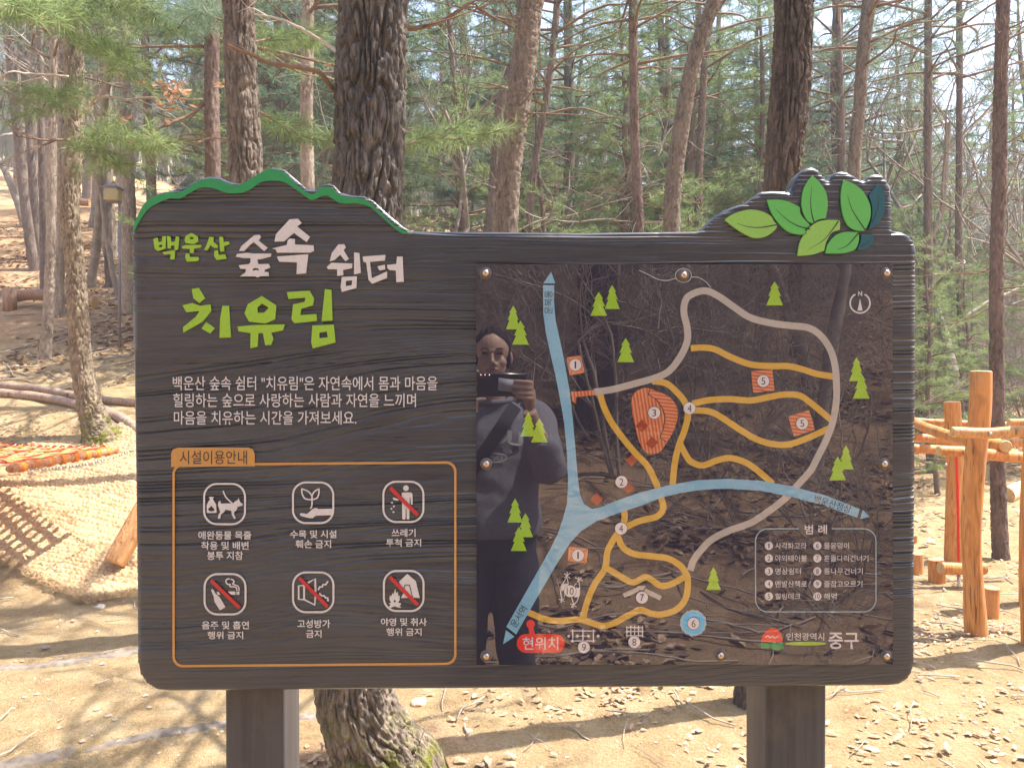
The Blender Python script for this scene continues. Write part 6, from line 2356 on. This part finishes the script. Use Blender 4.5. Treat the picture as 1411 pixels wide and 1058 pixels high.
for S_, E_, W_ in ((SHR, ELR, WRR), (SHL, ELL, WRL)):
    pieces.append(limb([S_, E_], [0.050, 0.040], 14))
    pieces.append(limb([E_, tuple((np.array(E_) * 0.6 + np.array(W_) * 0.4)), W_], [0.040, 0.036, 0.024], 14))
for sx_ in (-1, 1):
    hx = PX + sx_ * 0.075
    pieces.append(limb([(hx, -0.34, 0.88), (hx + sx_ * 0.015, -0.335, 0.50), (hx + sx_ * 0.02, -0.35, 0.10)], [0.083, 0.055, 0.036], 16))
    pieces.append(limb([(hx + sx_ * 0.02, -0.37, zg + 0.045), (hx + sx_ * 0.03, -0.22, zg + 0.035)], [0.036, 0.03], 12))
# right hand: palm behind the end of the phone, four fingers over its back, thumb on the screen side
pieces.append(ellip((0.156, -0.040, 1.430), (0.022, 0.026, 0.045)))
for k, (z0, ln) in enumerate(((1.480, 0.052), (1.462, 0.058), (1.444, 0.055), (1.428, 0.046))):
    r_ = 0.0083 - 0.0005 * k
    pieces.append(limb([(0.158, -0.035, z0 - 0.012), (0.160, -0.008, z0), (0.148, 0.006, z0 + 0.001), (0.148 - ln * 0.6, 0.006, z0 + 0.004), (0.150 - ln, 0.003, z0 + 0.006)], [0.011, r_ * 1.08, r_, r_ * 0.95, r_ * 0.8], 10, n=22))
pieces.append(limb([(0.158, -0.050, 1.425), (0.150, -0.034, 1.455), (0.128, -0.027, 1.478)], [0.014, 0.011, 0.009], 10))
# left hand: finger along the bottom edge, finger tip on the top edge, clear of the lens
pieces.append(ellip((-0.048, -0.050, 1.432), (0.022, 0.026, 0.045)))
pieces.append(limb([(-0.044, -0.035, 1.425), (-0.030, -0.012, 1.424), (-0.008, -0.010, 1.427), (0.012, -0.011, 1.428)], [0.011, 0.0085, 0.008, 0.0065], 10))
for k, z0 in enumerate((1.405, 1.390, 1.376)):
    pieces.append(limb([(-0.048, -0.040, z0 + 0.01), (-0.040, -0.012, z0 + 0.006), (-0.026, -0.008, z0 + 0.01), (-0.020, -0.024, z0 + 0.012)], [0.010, 0.0082, 0.008, 0.0068], 10))
pieces.append(limb([(-0.050, -0.050, 1.455), (-0.040, -0.035, 1.485), (-0.024, -0.022, 1.508), (-0.014, -0.015, 1.520)], [0.013, 0.0095, 0.0085, 0.0065], 10))
remeshed('body', pieces, 0.0042, SKIN, person, 4)

# clothes
GREYC = Mat('grey_sweatshirt', 0.95, 0.1)
GREYC.color(GREYC.ramp(GREYC.noise(GREYC.coord(), 180, 3), [(0.35, (0.19, 0.185, 0.22)), (0.65, (0.27, 0.26, 0.30))]))
GREYC.bump(GREYC.noise(GREYC.coord((1, 1, 0.6)), 14, 3), 0.012, 0.6)
GREYC = GREYC.m


def folds(v):
    n = 0.006 * vnoise(v[:, 0] * 9 + v[:, 2] * 5, v[:, 1] * 9, v[:, 2] * 14, 81) + 0.003 * vnoise(v[:, 0] * 25, v[:, 1] * 25, v[:, 2] * 30, 82)
    c = np.array([PX, -0.345])
    d = v[:, :2] - c
    L = np.linalg.norm(d, axis=1)[:, None] + 1e-6
    v = v.copy()
    v[:, :2] += d / L * n[:, None]
    return v


sl = []
for S_, E_, W_ in ((SHR, ELR, WRR), (SHL, ELL, WRL)):
    S_, E_, W_ = map(np.array, (S_, E_, W_))
    sl.append(limb([S_ * 0.8 + np.array([PX, -0.345, 1.35]) * 0.2, S_, (S_ + E_) / 2 + [0, 0, -0.005], E_], [0.075, 0.078, 0.074, 0.066], 18))
    sl.append(limb([E_, E_ * 0.6 + W_ * 0.4, E_ * 0.42 + W_ * 0.58], [0.066, 0.058, 0.044], 18))
remeshed('sweatshirt', [loft([(PX, -0.335, 0.92, 0.182, 0.138), (PX, -0.335, 0.965, 0.188, 0.142), (PX, -0.34, 1.08, 0.180, 0.135), (PX, -0.345, 1.22, 0.185, 0.130), (PX, -0.35, 1.32, 0.180, 0.112), (PX, -0.345, 1.385, 0.115, 0.080), (PX, -0.335, 1.415, 0.075, 0.068)])] + sl, 0.0075, GREYC, person, 6, folds)
mbc = MB()
a = np.linspace(0, 2 * np.pi, 30)
mbc.add(*tube(np.column_stack([PX + 0.070 * np.cos(a), -0.330 + 0.062 * np.sin(a), 1.418 - 0.010 * np.sin(a)]), 0.012, 8, cap=False))
mbc.build('collar', GREYC, person, True)
TROU = plain('dark_trousers', (0.055, 0.058, 0.075), 0.9, 0.15, 0.2, 50)
tp = [loft([(PX, -0.34, 0.84, 0.160, 0.120), (PX, -0.34, 0.92, 0.170, 0.124), (PX, -0.34, 1.00, 0.168, 0.122)])]
for sx_ in (-1, 1):
    hx = PX + sx_ * 0.078
    tp.append(limb([(hx, -0.34, 0.93), (hx + sx_ * 0.010, -0.335, 0.70), (hx + sx_ * 0.018, -0.335, 0.48), (hx + sx_ * 0.022, -0.35, 0.10)], [0.092, 0.090, 0.074, 0.068], 18))
remeshed('trousers', tp, 0.0075, TROU, person, 6, folds)
SHOE = plain('black_shoe', (0.03, 0.03, 0.03), 0.6)
for sx_ in (-1, 1):
    hx = PX + sx_ * 0.105
    remeshed('shoe', [limb([(hx, -0.405, zg + 0.045), (hx, -0.33, zg + 0.050), (hx + sx_ * 0.01, -0.20, zg + 0.038)], [0.044, 0.048, 0.042], 14), ellip((hx + sx_ * .005, -0.30, zg + 0.018), (0.048, 0.135, 0.018))], 0.007, SHOE, person, 4)

# hair pulled back from a centre parting
HAIR = plain('black_hair', (0.030, 0.023, 0.022), 0.8, 0.15, 0.4, 200)


def hair_shape(v):
    # keep the face clear: push hair vertices in the face region back inside the skull
    f = (v[:, 1] > HY + 0.022) & (v[:, 2] < HZ + 0.091 - 8.0 * (v[:, 0] - HX) ** 2 - 0.15 * np.abs(v[:, 0] - HX) + 0.0012 * np.sin((v[:, 0] - HX) * 170))
    v = v.copy()
    v[f, 1] = HY - 0.02
    v[f, 0] = HX + (v[f, 0] - HX) * 0.85
    n = 0.0025 * np.sin((v[:, 0] - HX) * 260) * (v[:, 1] < HY + 0.08)
    v[:, 2] += n
    return v


remeshed('hair', [ellip((HX, HY - 0.018, HZ + 0.033), (0.0790, 0.0965, 0.0905)), ellip((HX, HY - 0.075, HZ - 0.03), (0.055, 0.04, 0.06)),
                  ellip((HX - 0.070, HY - 0.02, HZ - 0.01), (0.009, 0.042, 0.045)), ellip((HX + 0.070, HY - 0.02, HZ - 0.01), (0.009, 0.042, 0.045))],
         0.0035, HAIR, person, 3, hair_shape)
LIP = plain('lips', (0.30, 0.10, 0.09), 0.45)
for s_ in (-1, 1):
    mb = MB(); mb.add(*limb([(HX + s_ * 0.014, HY + 0.081, HZ + 0.024), (HX + s_ * 0.032, HY + 0.079, HZ + 0.028), (HX + s_ * 0.050, HY + 0.066, HZ + 0.022)], [0.0022, 0.003, 0.0015], 8)); mb.build('eyebrow', HAIR, person, True)
    mb = MB(); mb.add(*limb([(HX + s_ * 0.017, HY + 0.074, HZ + 0.004), (HX + s_ * 0.031, HY + 0.077, HZ + 0.008), (HX + s_ * 0.046, HY + 0.066, HZ + 0.003)], [0.002, 0.0042, 0.002], 8)); mb.build('eye', HAIR, person, True)
mb = MB(); mb.add(*limb([(HX - 0.024, HY + 0.077, HZ - 0.062), (HX - 0.008, HY + 0.087, HZ - 0.058), (HX, HY + 0.087, HZ - 0.060), (HX + 0.008, HY + 0.087, HZ - 0.058), (HX + 0.024, HY + 0.077, HZ - 0.062)], [0.002, 0.004, 0.004, 0.004, 0.002], 8)); mb.add(*limb([(HX - 0.018, HY + 0.080, HZ - 0.069), (HX, HY + 0.085, HZ - 0.071), (HX + 0.018, HY + 0.080, HZ - 0.069)], [0.002, 0.0048, 0.002], 8)); mb.build('mouth', LIP, person, True)

# the head is a little smaller than first laid out: shrink it about its crown
for ob in list(COL.objects):
    if ob.parent is person and ob.name.split('.')[0] in ('body', 'hair', 'eyebrow', 'eye', 'mouth'):
        n_ = len(ob.data.vertices)
        v = np.empty(n_ * 3, np.float32)
        ob.data.vertices.foreach_get('co', v)
        v = v.reshape(-1, 3).astype(float)
        C_ = np.array([HX, HY, HZ + 0.124])
        w_ = np.clip((v[:, 2] - (HZ - 0.16)) / 0.05, 0, 1) * (v[:, 1] < -0.13)
        w_ = (w_ * w_ * (3 - 2 * w_))[:, None]
        v = v * (1 - w_) + (C_ + (v - C_) * 0.87) * w_
        ob.data.vertices.foreach_set('co', v.astype(np.float32).ravel())
        ob.data.update()

# shirt print, following the chest
def chest_y(x, z):
    u = (x - PX) / 0.183
    return -0.347 + 0.131 * math.sqrt(max(0.02, 1 - u * u)) + 0.010


SHIRTW = plain('white_shirt_print', (0.62, 0.62, 0.64), 0.8)
cu = bpy.data.curves.new('print', 'FONT')
fo_ = bpy.data.objects.new('print', cu)
COL.objects.link(fo_)


def shirt_text(s_, x0, x1, z0, z1_, bold, mat, skew_=0.0):
    cu.body = s_
    cu.offset = bold
    me = eval_mesh(fo_, 'shirt_print')
    v = np.array([q_.co for q_ in me.vertices])
    mn, mx_ = v.min(0), v.max(0)
    # readable from the front: the reader sees the wearer's right (+x) on the left
    X = x0 + (v[:, 0] - mn[0]) / (mx_[0] - mn[0]) * (x1 - x0)
    Zc = z0 + (v[:, 1] - mn[1]) / (mx_[1] - mn[1]) * (z1_ - z0) + skew_ * (X - PX) ** 2
    for q_, x, z in zip(me.vertices, X, Zc):
        q_.co = Vector((x, chest_y(x, z), z))
    me.materials.clear()
    link('shirt_print', me, mat, person)


shirt_text('UCLA', 0.145, -0.085, 1.262, 1.315, 0.05, SHIRTW, -1.2)
shirt_text('UCLA', 0.070, -0.010, 1.205, 1.218, 0.0, SHIRTW)
mb = MB()
a = np.linspace(0, 2 * np.pi, 40)
mb.add(*tube(np.array([[PX + 0.055 * math.cos(t), chest_y(PX + 0.055 * math.cos(t), 0), 1.2115 + 0.016 * math.sin(t)] for t in a]), 0.0014, 4, cap=False))
mb.build('shirt_print', SHIRTW, person)
bpy.data.objects.remove(fo_)

# bag strap across the chest
BLK = plain('black_webbing', (0.02, 0.02, 0.022), 0.6)
bag = thing('shoulder_bag', 'small dark bag worn on a broad black strap across the chest of the mirrored photographer', 'bag', (-0.15, -0.30, 0.95))
pts = []
for u in np.linspace(0, 1, 26):
    x = 0.118 - 0.27 * u
    z = 1.398 - 0.40 * u
    uu = (x - PX) / 0.195
    pts.append((x, -0.345 + (0.150 - 0.03 * max(0, 1 - u * 6)) * math.sqrt(max(0.03, 1 - uu * uu)), z))
pts = np.array(pts)
tn = np.gradient(pts, axis=0); tn /= np.linalg.norm(tn, axis=1)[:, None]
nn = np.cross(tn, [0, 1, 0]); nn /= np.linalg.norm(nn, axis=1)[:, None]
wv_ = 0.024
v = np.concatenate([pts - nn * wv_, pts + nn * wv_, pts - nn * wv_ + [0, -.003, 0], pts + nn * wv_ + [0, -.003, 0]])
m_ = len(pts); i = np.arange(m_ - 1)
q_ = np.concatenate([np.stack([i, i + m_, i + m_ + 1, i + 1], 1), np.stack([i + 2 * m_, i + 2 * m_ + 1, i + 3 * m_ + 1, i + 3 * m_], 1)])
link('strap', mesh_np('strap', v, q_, True), BLK, bag)
mb = MB(); mb.add(*box((-0.185, -0.29, 0.93), (0.09, 0.20, 0.15))); bevel(mb.build('pouch', BLK, bag), 0.02, 3)

# phone held in front of the chin
phone = thing('phone', 'dark phone with three lenses and pale card on its back, held by the photographer', 'phone', (0.0635, -0.012, 1.475))
mb = MB(); mb.add(*box((0.0635, -0.014, 1.474), (0.163, 0.008, 0.075)))
bevel(mb.build('phone_body', plain('phone_back', (0.03, 0.03, 0.034), 0.35, 0.5, 0.05), phone), 0.006, 3)
mb = MB(); mb.add(*box((0.0635, -0.0118, 1.5085), (0.150, 0.004, 0.0035))); mb.build('phone_edge', STEEL, phone)
for x in (-0.008, 0.006, 0.020):
    mb = MB(); mb.add(*tube(np.array([[x, -0.0100, 1.500], [x, -0.0080, 1.500]]), 0.0055, 18)); l = mb.build('lens', SCREW, phone)
    mb = MB(); mb.add(*tube(np.array([[x, -0.0080, 1.500], [x, -0.0074, 1.500]]), 0.0042, 18)); mb.build('lens_glass', BLK, phone)
c_, s_ = math.cos(0.08), math.sin(0.08)
mb = MB(); mb.add(*box((0.088, -0.0092, 1.472), (0.076, 0.0012, 0.040), [[c_, 0, s_], [0, 1, 0], [-s_, 0, c_]])); mb.build('card', plain('pale_card', (0.55, 0.55, 0.62), 0.7), phone)

# ------------------------------------------------------------------ thin spring haze in the wood
mb = MB()
mb.add(*box((10, 20, 18.0), (380, 400, 46)))
hz = Mat('haze')
for n_ in list(hz.nt.nodes):
    if n_.type != 'OUTPUT_MATERIAL':
        hz.nt.nodes.remove(n_)
vol = hz.nt.nodes.new('ShaderNodeVolumePrincipled')
vol.inputs['Color'].default_value = (0.92, 0.95, 1.0, 1)
vol.inputs['Density'].default_value = 0.003
hz.nt.links.new(vol.outputs[0], hz.nt.nodes['Material Output'].inputs['Volume'])
props(mb.build('haze', hz.m), kind='stuff')
